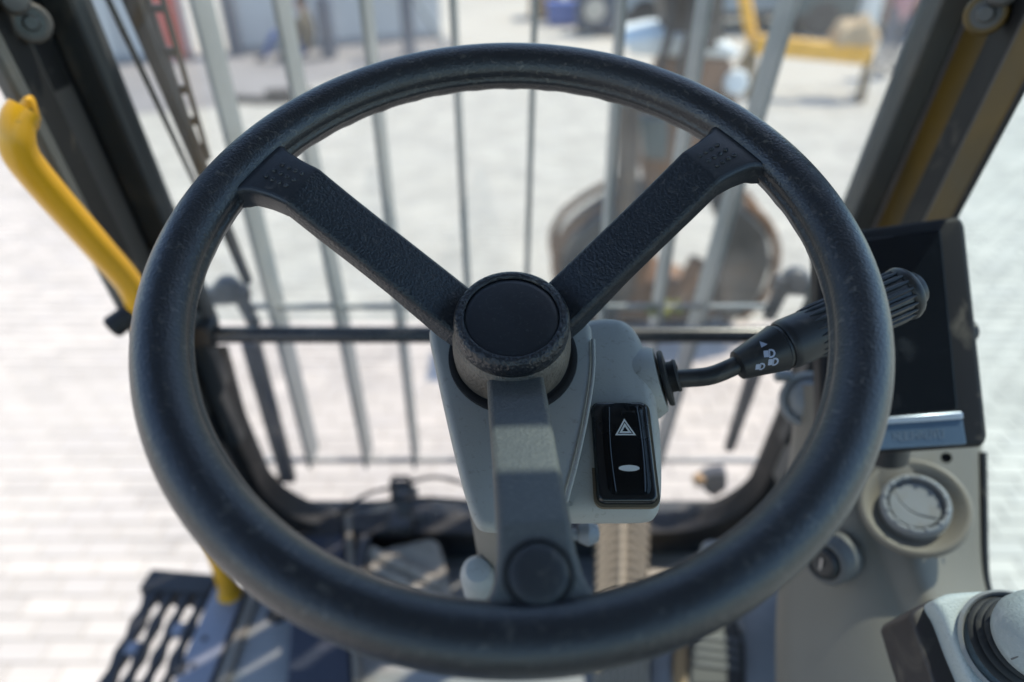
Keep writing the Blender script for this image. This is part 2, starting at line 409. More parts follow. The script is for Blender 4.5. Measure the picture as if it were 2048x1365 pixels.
# ================================================================== SETTING: wall and far things
wa, wb = Vector((-5.05, 13.75, 0)), Vector((-1.45, 15.5, 0)); wd = (wb - wa).normalized(); wnrm = Vector((wd.y, -wd.x, 0))
def wall_section(x0, x1, label, seams):
    t = thing('wall', wa + wd * x0, label, 'wall')
    b = BM()
    p0, p1 = wa + wd * x0, wa + wd * x1
    slab(b, [p0, p1, p1 + Vector((0, 0, 3)), p0 + Vector((0, 0, 3))], -wnrm * .25)
    obj('wall_panel', b, M['wall'], t)
    for k in range(seams):
        q = p0.lerp(p1, (k + 1) / (seams + 1)); b = BM()
        slab(b, [q - wd * .02, q + wd * .02, q + wd * .02 + Vector((0, 0, 3)), q - wd * .02 + Vector((0, 0, 3))], wnrm * .02)
        obj('seam', b, M['wallseam'], t)
    b = BM(); slab(b, [p0, p1, p1 + Vector((0, 0, .12)), p0 + Vector((0, 0, .12))], wnrm * .05); obj('skirting', b, M['wallseam'], t)
    b = BM(); slab(b, [p0 + Vector((0, 0, 3.0)), p1 + Vector((0, 0, 3.0)), p1 + Vector((0, 0, 3.1)), p0 + Vector((0, 0, 3.1))], -wnrm * .3); obj('coping', b, M['wallseam'], t)
wall_section(-4.2, -.75, 'short left stretch of pale grey wall beside the dark post', 2)
wall_section(.1, 4.0, 'long pale grey wall behind the seated person', 4)

def post(px0, py0, wdt, h, m, label, name='post', cat='post', lean=None):
    p = G(px0, py0); t = thing(name, p, label, cat)
    b = BM(); top = p + Vector((0, 0, h)) + (lean or Vector())
    beam(b, p, top, wdt, wdt, up=Vector((0, 1, 0))); obj('shaft', b, m, t, bevel=.01)
    b = BM(); box(b, p + Vector((0, 0, .02)), (wdt * 1.7, wdt * 1.7, .04)); obj('foot_plate', b, m, t, bevel=.008)
    return t
post(474, 112, .2, 2.6, M['navy'], 'dark navy post at the gap in the pale wall')
post(820, 112, .2, 2.2, M['navy'], 'dark navy post standing in front of the right end of the pale wall')
post(1170, 66, .13, 2.2, M['whitep'], 'thin white post right of the blue box')
post(1722, 90, .3, 2.4, M['whitep'], 'wide pale post right of the dark green truck')
# slanting yellow and grey prop by the navy post
t = thing('prop', G(885, 100), 'slanting yellow and grey prop leaning beside the navy post', 'prop')
b = BM(); p0 = G(890, 92); p1 = p0 + Vector((-.62, .1, .95)); p2 = p0 + Vector((-1.0, .15, 1.55))
beam(b, p0, p1, .07, .07); obj('lower_strut', b, M['bar'], t, bevel=.008)
b = BM(); beam(b, p1, p2, .13, .13); obj('upper_strut', b, M['yellow'], t, bevel=.01)
# red board
p = G(334, 122); t = thing('red_cabinet', p, 'tall red metal cabinet standing by the wall at far left', 'cabinet')
b = BM(); box(b, p + Vector((0, .3, .72)), (.62, .5, 1.44)); obj('body', b, M['red'], t, bevel=.02)
b = BM(); box(b, p + Vector((.02, .045, .74)), (.5, .02, 1.26)); obj('door', b, M['red'], t, bevel=.008)
b = BM(); box(b, p + Vector((.2, .03, .8)), (.03, .03, .16)); obj('handle', b, M['steel'], t, bevel=.005)
# hose on the ground
b = BM(); g0 = G(505, 205)
pts = [g0 + Vector((-.55, .45, .05)), g0 + Vector((-.45, .1, .05)), g0 + Vector((0, -.05, .05)), g0 + Vector((.5, -.1, .05)), g0 + Vector((.85, .15, .05)), g0 + Vector((.6, .4, .05)), g0 + Vector((.1, .3, .05))]
tube(b, spline(pts, 6), .055, 10)
tag(obj('hose', b, M['rubber']), 'thick black hose curled on the ground before the wall', 'hose')

# ------------------------------------------------------------------ people
def figure(name, joints, bones, label, root, mats, hairpos, hair_r, shoe=None):
    """joints: name->(pos, radius); bones: list of (a,b,material index)"""
    me = bpy.data.meshes.new('body'); names = list(joints)
    me.from_pydata([joints[k][0] for k in names], [(names.index(a), names.index(b)) for a, b, _ in bones], [])
    o = bpy.data.objects.new('body', me); link(o)
    sk = o.modifiers.new('skin', 'SKIN'); sk.use_smooth_shade = True
    for i, k in enumerate(names):
        d = me.skin_vertices[0].data[i]; d.radius = (joints[k][1], joints[k][1]); d.use_root = (i == 0)
    o.modifiers.new('sub', 'SUBSURF').levels = 2; o.modifiers['sub'].render_levels = 2
    dg = bpy.context.evaluated_depsgraph_get(); ev = o.evaluated_get(dg)
    m2 = bpy.data.meshes.new_from_object(ev, depsgraph=dg)
    o.modifiers.clear(); o.data = m2
    m2.materials.clear()
    for k in mats: m2.materials.append(k)
    for f in m2.polygons:
        f.use_smooth = True
        best, bi = 1e9, 0
        for a, b2, mi in bones:
            A, B = Vector(joints[a][0]), Vector(joints[b2][0])
            q, u = geo.intersect_point_line(f.center, A, B); u = min(1, max(0, u)); q = A.lerp(B, u)
            dd = (f.center - q).length - .5 * (joints[a][1] * (1 - u) + joints[b2][1] * u)
            if dd < best: best, bi = dd, mi
        f.material_index = bi
    t = thing(name, root, label, 'person')
    o.parent = t
    hb = BM(); bmesh.ops.create_uvsphere(hb, u_segments=16, v_segments=10, radius=1)
    for vv in hb.verts:
        vv.co = Vector((vv.co.x * hair_r * .95, vv.co.y * hair_r * 1.08, vv.co.z * hair_r)) * (1 + .05 * math.sin(9 * vv.co.x + 7 * vv.co.y))
    bmesh.ops.translate(hb, verts=hb.verts, vec=Vector(hairpos) + root)
    obj('hair', hb, M['hair'], t)
    return t
# sitting with knees up, leaning back on the wall, turned to the left
base = G(618, 122); base.z = 0
J = {'pelvis': ((0, 0, .17), .15), 'belly': ((.03, .03, .38), .15), 'chest': ((.04, .06, .60), .17), 'neck': ((.02, .05, .80), .065), 'head': ((-.02, .03, .93), .10), 'crown': ((-.01, .035, 1.0), .085), 'nose': ((-.125, .01, .92), .025),
     'hipL': ((-.10, -.06, .17), .11), 'kneeL': ((-.50, -.10, .50), .075), 'ankL': ((-.72, -.14, .10), .05), 'toeL': ((-.90, -.15, .04), .04),
     'hipR': ((-.05, .10, .17), .11), 'kneeR': ((-.36, .06, .40), .075), 'ankR': ((-.40, -.10, .09), .05), 'toeR': ((-.56, -.13, .04), .04),
     'shL': ((.00, -.13, .71), .07), 'elL': ((-.18, -.20, .50), .05), 'wrL': ((-.38, -.10, .50), .035), 'haL': ((-.47, -.08, .50), .035),
     'shR': ((.05, .22, .71), .07), 'elR': ((-.12, .26, .48), .05), 'wrR': ((-.32, .12, .46), .035), 'haR': ((-.40, .10, .46), .035)}
Bn = [('pelvis', 'belly', 0), ('belly', 'chest', 0), ('chest', 'neck', 0), ('neck', 'head', 2), ('head', 'crown', 2), ('head', 'nose', 2), ('pelvis', 'hipL', 1), ('hipL', 'kneeL', 1), ('kneeL', 'ankL', 1), ('ankL', 'toeL', 3),
      ('pelvis', 'hipR', 1), ('hipR', 'kneeR', 1), ('kneeR', 'ankR', 1), ('ankR', 'toeR', 3), ('chest', 'shL', 0), ('shL', 'elL', 0), ('elL', 'wrL', 2), ('wrL', 'haL', 2), ('chest', 'shR', 0), ('shR', 'elR', 0), ('elR', 'wrR', 2), ('wrR', 'haR', 2)]
figure('person', J, Bn, 'person in olive top and blue jeans sitting on the ground against the wall', base, [M['olive'], M['jeans'], M['skin'], M['shoe']], (.02, .05, .985), .105)
b = BM(); q = base + Vector((.32, .25, 0)); box(b, q + Vector((0, 0, .5)), (.22, .3, 1.0))
tag(obj('dark_block', b, M['navy'], bevel=.02), 'dark upright block behind the back of the seated person', 'block')
base = G(1768, 150); base.z = 0
J = {'pelvis': ((0, 0, .93), .15), 'belly': ((0, 0, 1.1), .145), 'chest': ((0, .02, 1.3), .17), 'neck': ((0, .01, 1.5), .06), 'head': ((0, -.02, 1.62), .10), 'crown': ((0, -.01, 1.7), .085), 'nose': ((-.03, -.12, 1.61), .022),
     'hipL': ((-.1, 0, .9), .10), 'kneeL': ((-.11, -.03, .5), .075), 'ankL': ((-.12, .02, .09), .05), 'toeL': ((-.13, -.16, .04), .045),
     'hipR': ((.1, 0, .9), .10), 'kneeR': ((.12, .05, .5), .075), 'ankR': ((.13, .15, .09), .05), 'toeR': ((.14, -.02, .04), .045),
     'shL': ((-.2, .02, 1.42), .065), 'elL': ((-.27, .03, 1.14), .05), 'wrL': ((-.27, -.1, .92), .035), 'haL': ((-.27, -.14, .83), .04),
     'shR': ((.2, .02, 1.42), .065), 'elR': ((.28, .06, 1.14), .05), 'wrR': ((.22, -.12, 1.02), .035), 'haR': ((.15, -.17, 1.02), .04)}
figure('person', J, Bn, 'person in pink shirt standing right of the yellow trestle', base, [M['pink'], M['greytr'], M['skin'], M['shoe']], (0, .01, 1.685), .105)

# ------------------------------------------------------------------ far vehicles and yard things
def wheel_part(par, c, r, wdt, axis=Vector((1, 0, 0))):
    b = BM(); lathe(b, [(r * .55, -wdt / 2), (r * .92, -wdt / 2), (r, -wdt * .35), (r, wdt * .35), (r * .92, wdt / 2), (r * .55, wdt / 2)], c, axis, 28); ty = obj('tyre', b, M['tyre'], par)
    b = BM(); lathe(b, [(0, -wdt * .42), (r * .2, -wdt * .45), (r * .55, -wdt * .3), (r * .55, wdt * .3), (r * .2, wdt * .45), (0, wdt * .42)], c, axis, 24); obj('wheel_rim', b, M['steel'], par)
def vehicle(name, org, yaw, label, cat, paint, L, Wd, Hh, hood):
    t = thing(name, org, label, cat)
    rot = Matrix.Rotation(yaw, 3, 'Z')
    P = lambda x, y, z: org + rot @ Vector((x, y, z))
    prof = [(-L / 2, .35), (-L / 2, Hh * .62), (-L / 2 + hood * .55, Hh * .66), (-L / 2 + hood, Hh * .97), (-L / 2 + hood + .5, Hh), (L / 2 - .25, Hh), (L / 2 - .05, Hh * .7), (L / 2, .4), (L / 2 - .1, .3), (-L / 2 + .1, .3)]
    b = BM(); slab(b, [P(x, -Wd / 2, z) for x, z in prof], rot @ Vector((0, Wd, 0))); obj('body', b, paint, t, bevel=.06, seg=3)
    for x0, x1 in ((-L / 2 + hood * .95, -L / 2 + hood + .75), (-L / 2 + hood + .85, L / 2 - 1.0)):
        if x1 - x0 < .2: continue
        b = BM(); slab(b, [P(x0 - .1, -Wd / 2 - .008, Hh * .66), P(x1, -Wd / 2 - .008, Hh * .66), P(x1, -Wd / 2 - .008, Hh * .92), P(x0 + .1, -Wd / 2 - .008, Hh * .92)], rot @ Vector((0, .02, 0))); obj('window', b, M['vanglass'], t)
    b = BM(); slab(b, [P(-L / 2 + hood * .62, -Wd / 2 + .1, Hh * .70), P(-L / 2 + hood * .62, Wd / 2 - .1, Hh * .70), P(-L / 2 + hood * .96, Wd / 2 - .14, Hh * .95), P(-L / 2 + hood * .96, -Wd / 2 + .14, Hh * .95)], rot @ Vector((-.03, 0, .02))); obj('windscreen', b, M['vanglass'], t)
    b = BM(); slab(b, [P(-L / 2 + .1, -Wd / 2 - .01, .28), P(L / 2 - .1, -Wd / 2 - .01, .28), P(L / 2 - .1, -Wd / 2 - .01, .42), P(-L / 2 + .1, -Wd / 2 - .01, .42)], rot @ Vector((0, .03, 0))); obj('side_trim', b, M['black'], t)
    for x in (-L / 2 + .7, L / 2 - .75):
        for y in (-Wd / 2 + .06, Wd / 2 - .06):
            wheel_part(t, P(x, y, .33), .33, .22, rot @ Vector((0, 1, 0)))
    for y in (-Wd / 2 + .25, Wd / 2 - .25):
        b = BM(); lathe(b, [(0, .03), (.08, .02), (.1, -.02)], P(-L / 2, y, .62), rot @ Vector((-1, 0, 0)), 16); obj('headlight', b, M['whitep'], t)
    return t
vehicle('van', G(1405, 70) + Vector((.3, 1.1, 0)), R(4), 'grey blue van parked behind the digging arm', 'van', M['van'], 4.6, 1.8, 1.9, 1.0)
vehicle('car', G(975, 6) + Vector((0, 3.5, 0)), R(-3), 'pale cream car parked far off beyond the open yard', 'car', M['cream'], 4.2, 1.7, 1.4, 1.3)
vehicle('truck', G(1640, 88) + Vector((1.4, 1.6, 0)), R(-8), 'dark green truck parked right of the yellow trestle frame', 'truck', M['teal'], 3.4, 1.9, 2.3, .5)
# blue box with crates
p = G(1124, 52); t = thing('storage_box', p, 'blue plastic storage box on the far side of the yard', 'box')
b = BM(); slab(b, [p + Vector(q) for q in ((-.3, 0, 0), (.3, 0, 0), (.33, 0, .42), (-.33, 0, .42))], (0, .45, 0)); obj('tub', b, M['blueplastic'], t, bevel=.02)
b = BM(); box(b, p + Vector((0, .22, .45)), (.72, .52, .06)); obj('lid', b, M['blueplastic'], t, bevel=.015)
for k, (dx, lab) in enumerate(((-.35, 'wooden crate directly behind the blue box'), (.55, 'wooden crate between the blue box and the dark engine'))):
    q = p + Vector((dx, .9, 0)); t = thing('crate', q, lab, 'crate', 'wooden crates behind the blue box')
    for z in range(5):
        b = BM(); box(b, q + Vector((0, 0, .1 + z * .2)), (.75, .03, .15)); obj('board', b, M['wood'], t, bevel=.005)
    for x in (-.34, .34):
        b = BM(); box(b, q + Vector((x, .045, .5)), (.06, .06, 1.0)); obj('corner_post', b, M['wood'], t)
    b = BM(); box(b, q + Vector((0, .4, .5)), (.7, .6, .98)); obj('inner_box', b, M['wood'], t)
# dark engine block and sack
p = G(1200, 72); t = thing('engine', p, 'dark navy machine engine standing left of the white sack', 'engine')
b = BM(); box(b, p + Vector((-.1, .4, .45)), (.75, .6, .75)); obj('block', b, M['navy'], t, bevel=.03)
b = BM(); lathe(b, [(0, 0), (.2, 0), (.22, .03), (.22, .2), (0, .2)], p + Vector((-.15, .08, .5)), (0, -1, 0), 20); obj('flywheel', b, M['steel'], t)
b = BM(); box(b, p + Vector((-.1, .4, .95)), (.5, .35, .25)); obj('rocker_cover', b, M['black'], t, bevel=.03)
for sx in (-.42, .22):
    b = BM(); box(b, p + Vector((sx, .4, .05)), (.09, .5, .1)); obj('foot', b, M['wood'], t)
b = BM(); bmesh.ops.create_icosphere(b, subdivisions=3, radius=1)
q = G(1222, 62)
for vv in b.verts:
    n3 = 1 + .1 * math.sin(5 * vv.co.x + 3) * math.sin(6 * vv.co.y) + .06 * math.sin(11 * vv.co.z)
    vv.co = q + Vector((vv.co.x * .32 * n3, vv.co.y * .25 * n3, max(0, .27 + vv.co.z * .3 * n3)))
tag(obj('sack', b, M['bag']), 'plump white sack on the ground right of the engine', 'sack')
# yellow trestle
p = G(1650, 205); t = thing('trestle', p, 'yellow steel trestle frame with a long level beam', 'trestle')
pa, pb = p + Vector((-1.05, .35, .72)), p + Vector((.52, .1, .62))
b = BM(); beam(b, pa, pb, .2, .24); obj('beam', b, M['yellow'], t, bevel=.015)
for q, foot in ((pb, pb + Vector((-.05, -.15, -.62))), (pb, pb + Vector((.25, .5, -.62))), (pa, pa + Vector((.0, -.2, -.72))), (pa, pa + Vector((-.1, .5, -.72)))):
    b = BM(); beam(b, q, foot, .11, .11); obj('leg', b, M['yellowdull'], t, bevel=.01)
b = BM(); q0 = pa + Vector((.1, .3, -.1)); beam(b, q0, q0 + Vector((-.45, .3, 1.35)), .14, .14); obj('upright', b, M['yellow'], t, bevel=.01)
b = BM(); bmesh.ops.create_icosphere(b, subdivisions=3, radius=1)
q = pb + Vector((-.22, .15, .13))
for vv in b.verts:
    k = 1 + .12 * math.sin(7 * vv.co.x) + .1 * math.sin(9 * vv.co.y + 1)
    vv.co = q + Vector((vv.co.x * .34 * k, vv.co.y * .26 * k, max(0, vv.co.z) * .34 * k))
tag(obj('sand_heap', b, M['sandheap']), 'small heap of orange sand lying on the yellow trestle beam', 'sand')

# ------------------------------------------------------------------ the excavator's own arm and grab
GY = 4.25
def gp(px, py, dy=0): return atY(px, py, GY + dy)
t = thing('grab', Vector((gp(1330, 640).x, GY, 0)), 'rusty two jawed grab resting on the paving ahead of the windscreen', 'grab')
def jaw(pts, lab):
    cv = spline([gp(*p) for p in pts], 5); n = len(cv); b = BM(); rows = []
    for i, p in enumerate(cv):
        f = i / (n - 1); hw = .08 + .20 * math.sin(pi * min(1, f * .62 + .18))
        row = []
        for j in range(9):
            u = -1 + j / 4; q = p + Vector((0, u * hw, 0)); q.x += (gp(1325, 500).x - p.x) * .30 * u * u; row.append(q)
        rows.append(row)
    grid(b, rows); bmesh.ops.solidify(b, geom=b.faces[:], thickness=.035); o = obj('jaw', b, M['bucket'], t)
    for u in (-.55, .55):
        b = BM(); tube(b, [p + Vector((0, u * .3, .02)) for p in cv[2:-2]], .03, 8); obj('jaw_rib', b, M['rust'], o)
for pl in (((1290, 378), (1205, 404), (1134, 458), (1114, 520), (1146, 588), (1215, 636), (1262, 560), (1275, 460)), ((1402, 378), (1468, 396), (1516, 442), (1530, 505), (1504, 578), (1440, 632), (1425, 540), (1432, 440))):
    b = BM(); slab(b, [gp(x, y, -.12) for x, y in pl], (0, .05, 0)); bmesh.ops.translate(b, verts=b.verts, vec=(0, -.16, 0)); obj('jaw_web', b, M['bucket'], t, bevel=.015)
jaw(((1292, 372), (1205, 400), (1128, 455), (1108, 520), (1140, 590), (1215, 640)), 0)
jaw(((1400, 372), (1470, 392), (1522, 440), (1536, 505), (1510, 580), (1440, 636)), 1)
for x0, y0, x1, y1, dy, m, rr_ in ((1258, 205, 1252, 430, -.25, 'arm', .065), (1430, 215, 1468, 420, -.2, 'bucket', .07), (1300, 470, 1262, 625, -.1, 'rust', .055), (1395, 520, 1350, 628, -.05, 'rust', .06)):
    b = BM(); tube(b, [gp(x0, y0, dy), gp(x1, y1, dy)], rr_, 16); obj('ram', b, M[m], t)
b = BM(); slab(b, [gp(*p) for p in ((1292, 235), (1418, 235), (1432, 330), (1404, 400), (1300, 400), (1284, 330))], (0, .3, 0)); obj('frame', b, M['rust'], t, bevel=.03)
b = BM(); slab(b, [gp(*p, -.12) for p in ((1282, 235), (1338, 238), (1336, 325), (1290, 320))], (0, .12, 0)); obj('valve_block', b, M['teal'], t, bevel=.02)
b = BM(); slab(b, [gp(*p) for p in ((1228, 610), (1330, 560), (1425, 600), (1440, 640), (1330, 648), (1220, 645))], (0, .4, 0)); obj('crosspiece', b, M['rust'], t, bevel=.03)
t = thing('digging_arm', gp(1395, 240), 'dark brown digging arm rising above the rusty grab', 'excavator arm')
b = BM(); slab(b, [gp(*p) for p in ((1336, 118), (1462, 118), (1486, 190), (1450, 246), (1330, 246), (1318, 180))], (0, .38, 0)); obj('arm_head', b, M['rust'], t, bevel=.03)
b = BM(); lathe(b, [(0, .03), (.06, .025), (.075, 0)], gp(1472, 166, -.02), (0, -1, .3), 20); obj('pin', b, M['whitep'], t)  # white disc stands for the highlight on the steel pin
b = BM(); tp = [gp(*p) for p in ((1248, 84), (1330, 68), (1420, 76), (1486, 104), (1470, 118), (1262, 112))]; slab(b, tp, (0, .55, 0)); obj('cover_plate', b, M['whitep'], t, bevel=.02)
b = BM(); slab(b, [gp(*p, .08) for p in ((1342, 100), (1448, 100), (1452, -60), (1462, -420), (1300, -420), (1318, -60))], (0, .34, 0)); obj('arm_box', b, M['arm'], t, bevel=.02)
b = BM(); tube(b, [gp(1408, 96, -.05), gp(1424, -260, -.05)], .07, 16); obj('cylinder', b, M['arm'], t)
for dx in (0, 40):
    b = BM(); tube(b, spline([gp(1345 + dx, 215, -.06), gp(1320 + dx, 150, -.12), gp(1340 + dx, 60, -.1), gp(1350 + dx, -80, -.05)], 6), .025, 10); obj('hydraulic_hose', b, M['rubber'], t)

# ================================================================== THE CAB
cab = thing('excavator_cab', EYE + Vector((0, .2, -1.2)), 'open excavator cab with dark window posts and sloping windscreen', 'excavator cab')
FZ = -1.2
def WP(x, z, off=0): return EYE + Vector((x, winY(z, off), z))
def strip(name, x0, x1, o0, o1, z0, z1, m, bevel=.002):             # a length of post section along the windscreen slope
    b = BM()
    slab(b, [WP(x0, z0, o0), WP(x1, z0, o0), WP(x1, z0, o1), WP(x0, z0, o1)], WP(0, z1) - WP(0, z0))
    return obj(name, b, m, cab, bevel=bevel)
ZT = .42
# left front post
strip('window_rail', -.488, -.453, -.012, .03, ZT, -.565, M['post'], .004)
strip('post_channel', -.500, -.4895, -.052, -.014, ZT, -.72, M['channel'])
strip('channel_patch', -.499, -.4885, -.050, -.016, -.13, -.185, M['rubber'])  # small black block set on the channel face
strip('rubber_seal', -.500, -.486, -.100, -.054, ZT, -.80, M['rubber'], .004)
strip('post_lip', -.494, -.477, -.124, -.102, ZT, -.66, M['postgrey'], .005)
strip('post', -.498, -.4905, -.100, .06, ZT, -1.19, M['post'], .002)
# right front post
strip('window_rail', .441, .474, -.012, .03, ZT, -.565, M['postgrey'], .004)
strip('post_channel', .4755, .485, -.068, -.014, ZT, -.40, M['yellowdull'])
strip('post_channel', .4755, .485, -.068, -.014, -.401, -.9, M['postgrey'])
strip('rubber_seal', .466, .480, -.112, -.070, ZT, -.80, M['rubber'], .004)
strip('post_lip', .462, .470, -.124, -.114, ZT, -.80, M['channel'], .003)
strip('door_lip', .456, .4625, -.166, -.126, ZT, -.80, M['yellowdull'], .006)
strip('edge_seal', .4535, .458, -.174, -.168, ZT, -.80, M['rubber'], .002)
strip('post', .4865, .50, -.060, .06, ZT, -1.19, M['post'], .002)
# latch brackets high on both posts
def bracket(px, py, off, m, s=1):
    p = win(px, py, off); ax = Vector((.55 * s, -.8, .1)).normalized()
    b = BM(); lathe(b, [(0, 0), (.017, 0), (.019, -.003), (.019, -.010), (0, -.010)], p, ax, 26); br = obj('latch_plate', b, m, cab, bevel=.001)
    b = BM(); lathe(b, [(0, .012), (.006, .012), (.0075, .009), (.008, .001), (.013, .001), (.013, 0), (0, 0)], p, ax, 18); obj('bolt', b, M['greydk'] if s < 0 else M['tube'], br)
    b = BM(); q = win(px - 34 * s, py - 46, off - .004); lathe(b, [(0, .016), (.010, .014), (.013, .008), (.014, 0)], q, ax, 18); obj('latch_knob', b, M['greydk'], br)
bracket(62, 46, -.06, M['channel'], 1)
bracket(1972, 28, -.085, M['yellowdull'], -1)
# glass
b = BM(); v = [b.verts.new(p) for p in (WP(-.453, ZT, .012), WP(.441, ZT, .012), WP(.441, -.556, .012), WP(-.453, -.556, .012))]; b.faces.new(v)
obj('upper_windscreen', b, M['glassup'], cab)
b = BM(); v = [b.verts.new(p) for p in (WP(-.49, -.566, .012), WP(.49, -.566, .012), WP(.49, -1.14, .012), WP(-.49, -1.14, .012))]; b.faces.new(v)
obj('lower_windscreen', b, M['glasslow'], cab)
# lower windscreen gasket with rounded corners
def lower_edge(x, z, r, n=10):
    out = [(-x + .018, -.62), (-x, -.80)]
    for k in range(n + 1): t = R(180 + 90 * k / n); out.append((-x + r + r * math.cos(t), z + r + r * math.sin(t)))
    return out + [(-a, c) for a, c in out[::-1]]
inn, out_ = lower_edge(.474, -1.103, .17), lower_edge(.518, -1.15, .19)
b = BM()
rows = [[WP(x, z, -.03) for x, z in inn], [WP(x, z, -.03) for x, z in out_], [WP(x, z, .03) for x, z in out_], [WP(x, z, .03) for x, z in inn], [WP(x, z, -.03) for x, z in inn]]
grid(b, rows); bmesh.ops.remove_doubles(b, verts=b.verts, dist=1e-6)
obj('window_gasket', b, M['rubber'], cab, bevel=.004)
b = BM(); box(b, EYE + Vector((0, 1.055, -1.185)), (1.1, .11, .095)); obj('front_sill', b, M['post'], cab, bevel=.008)
# cross tube at the foot of the upper sash
zb = -.553
b = BM(); tube(b, [WP(-.462, zb, -.03), WP(.462, zb, -.03)], .0125, 18); obj('cross_tube', b, M['tube'], cab)
for sx in (-1, 1):
    b = BM(); box(b, WP(sx * .452, zb + .004, -.03), (.04, .035, .036)); obj('tube_socket', b, M['black'], cab, bevel=.005)
    b = BM(); slab(b, [WP(sx * .47, -.50, -.045), WP(sx * .452, -.52, -.045), WP(sx * .447, -.60, -.045), WP(sx * .449, -.655, -.045), WP(sx * .462, -.68, -.045), WP(sx * .462, -.80, -.045), WP(sx * .485, -.80, -.045)], (0, .03, 0)); obj('sash_guide', b, M['post'], cab, bevel=.004)
# roof with a hatch and blind added to shape the sun, back wall and rear posts
RZ, RY = .46, .70
for (x0, x1, y0, y1) in ((-.62, -.36, -.85, RY), (.36, .62, -.85, RY), (-.36, .36, .485, RY), (-.36, .36, -.85, -.25)):
    b = BM(); box(b, EYE + Vector(((x0 + x1) / 2, (y0 + y1) / 2, RZ + .03)), (x1 - x0, y1 - y0, .06)); obj('roof_panel', b, M['roof'], cab)
b = BM(); box(b, EYE + Vector((0, .117, RZ + .045)), (.716, .73, .006)); obj('added_sun_hatch', b, M['addedhatchglass'], cab)  # unseen opening added to let sun onto the lower spoke
b = BM(); slab(b, [EYE + Vector((x, y, RZ + .014)) for x, y in ((-.356, -.248), (.356, -.248), (.356, .436), (.205, .436), (.155, .486), (-.356, .486))], (0, 0, .012)); obj('sun_gap_mask', b, M['roof'], cab, bevel=.003)  # added blind, cut to leave a sun gap over the lower spoke only
b = BM(); box(b, EYE + Vector((0, -.83, -.85)), (1.2, .05, .7)); obj('back_wall', b, M['grey2'], cab)
for sx in (-.58, .58):
    b = BM(); box(b, EYE + Vector((sx, -.80, -.05)), (.07, .09, .98)); obj('rear_post', b, M['post'], cab, bevel=.01)
b = BM(); v = [b.verts.new(EYE + Vector(p)) for p in ((-.54, -.83, -.5), (.54, -.83, -.5), (.54, -.83, .44), (-.54, -.83, .44))]; b.faces.new(v); obj('rear_window', b, M['glassright'], cab)
# right side: wall and window
b = BM(); box(b, EYE + Vector((.575, .08, -.99)), (.04, 1.72, .42)); obj('side_wall', b, M['grey2'], cab)
b = BM(); v = [b.verts.new(EYE + Vector(p)) for p in ((.565, -.76, -.78), (.565, .98, -.78), (.565, .68, .46), (.565, -.76, .46))]; b.faces.new(v); obj('side_window', b, M['glassright'], cab)
# floor
b = BM(); box(b, EYE + Vector((.01, .16, FZ - .03)), (1.09, 1.74, .06)); obj('floor_plate', b, M['floor'], cab, bevel=.006)
b = BM(); box(b, EYE + Vector((-.543, .10, FZ - .05)), (.012, 1.7, .09)); obj('door_seal', b, M['rubber'], cab)
b = BM(); box(b, EYE + Vector((-.517, .16, FZ + .006)), (.02, 1.55, .012)); obj('floor_trim', b, M['grey2'], cab, bevel=.002)
b = BM(); lathe(b, [(0, .012), (.014, .01), (.02, .002), (.022, 0)], atZ(555, 1228, FZ), (0, 0, 1), 20); obj('floor_plug', b, M['rubber'], cab)
b = BM(); box(b, atZ(1335, 1150, FZ) + Vector((.02, .03, .006)), (.20, .34, .012)); obj('floor_mat', b, M['mat'], cab, bevel=.004)

# ------------------------------------------------------------------ guard ahead of the windscreen
gd = thing('front_guard', EYE + Vector((0, 1.1, -1.04)), 'grey steel bar guard standing in front of the windscreen', 'guard')
def gpt(px, py, o=0):
    r = ray(px, py); return EYE + r * ((1.1 + o - .05 * .135) / (r.y + .05 * r.z))
edges = (((375, 0), (551, 687)), ((541, 0), (678, 687)), ((716, 0), (796, 687)), ((897, 0), (934, 687)),
         ((1077, 0), (1055, 687)), ((1256, 0), (1208, 687)), ((1428, 0), (1318, 687)), ((1603, 0), (1412, 640)))
for k, (a, b_) in enumerate(edges):
    A, B = gpt(*a), gpt(*b_); d = (B - A); zb_ = EYE.z - 1.085
    top = A + d * ((EYE.z + .5 - A.z) / d.z); bot = A + d * ((zb_ - A.z) / d.z)
    s = 1 if k < 4 else -1
    b = BM(); slab(b, [top, top + Vector((s * .008, 0, 0)), top + Vector((s * .008, .075, 0)), top + Vector((0, .075, 0))], bot - top)
    obj('bar', b, M['bar'], gd, bevel=.0015)
for py, hh in ((630, .009), (939, .008)):
    A, B = gpt(470, py), gpt(1560, py); b = BM(); beam(b, A + Vector((0, .03, 0)), B + Vector((0, .03, 0)), hh, .010, up=Vector((0, 1, 0))); obj('rail', b, M['bar'], gd, bevel=.0015)
for a, b_, wd0, wd1 in (((498, 690), (575, 968), .034, .032), ((1517, 735), (1460, 905), .026, .018)):
    A, B = gpt(*a, -.03), gpt(*b_, -.03); b = BM()
    slab(b, [A - Vector((wd0 / 2, 0, 0)), A + Vector((wd0 / 2, 0, 0)), B + Vector((wd1 / 2, 0, 0)), B - Vector((wd1 / 2, 0, 0))], (0, .02, 0)); obj('strut', b, M['bardk'], gd, bevel=.003)
for s, px, py in ((1, 455, 590), (-1, 1592, 572)):
    q = gpt(px, py, .02)
    b = BM(); lathe(b, [(0, .02), (.02, .018), (.026, .008), (.026, -.008), (.02, -.018), (0, -.02)], q + Vector((s * .004, 0, .012)), (0, 1, 0), 20)
    beam(b, q + Vector((-s * .045, 0, -.004)), q + Vector((s * .04, 0, .004)), .03, .028, up=Vector((0, 1, 0)))
    beam(b, q + Vector((s * .022, 0, .0)), q + Vector((s * .034, .01, -.075)), .022, .02, up=Vector((0, 1, 0))); obj('mount_bracket', b, M['bardk'], gd, bevel=.004)
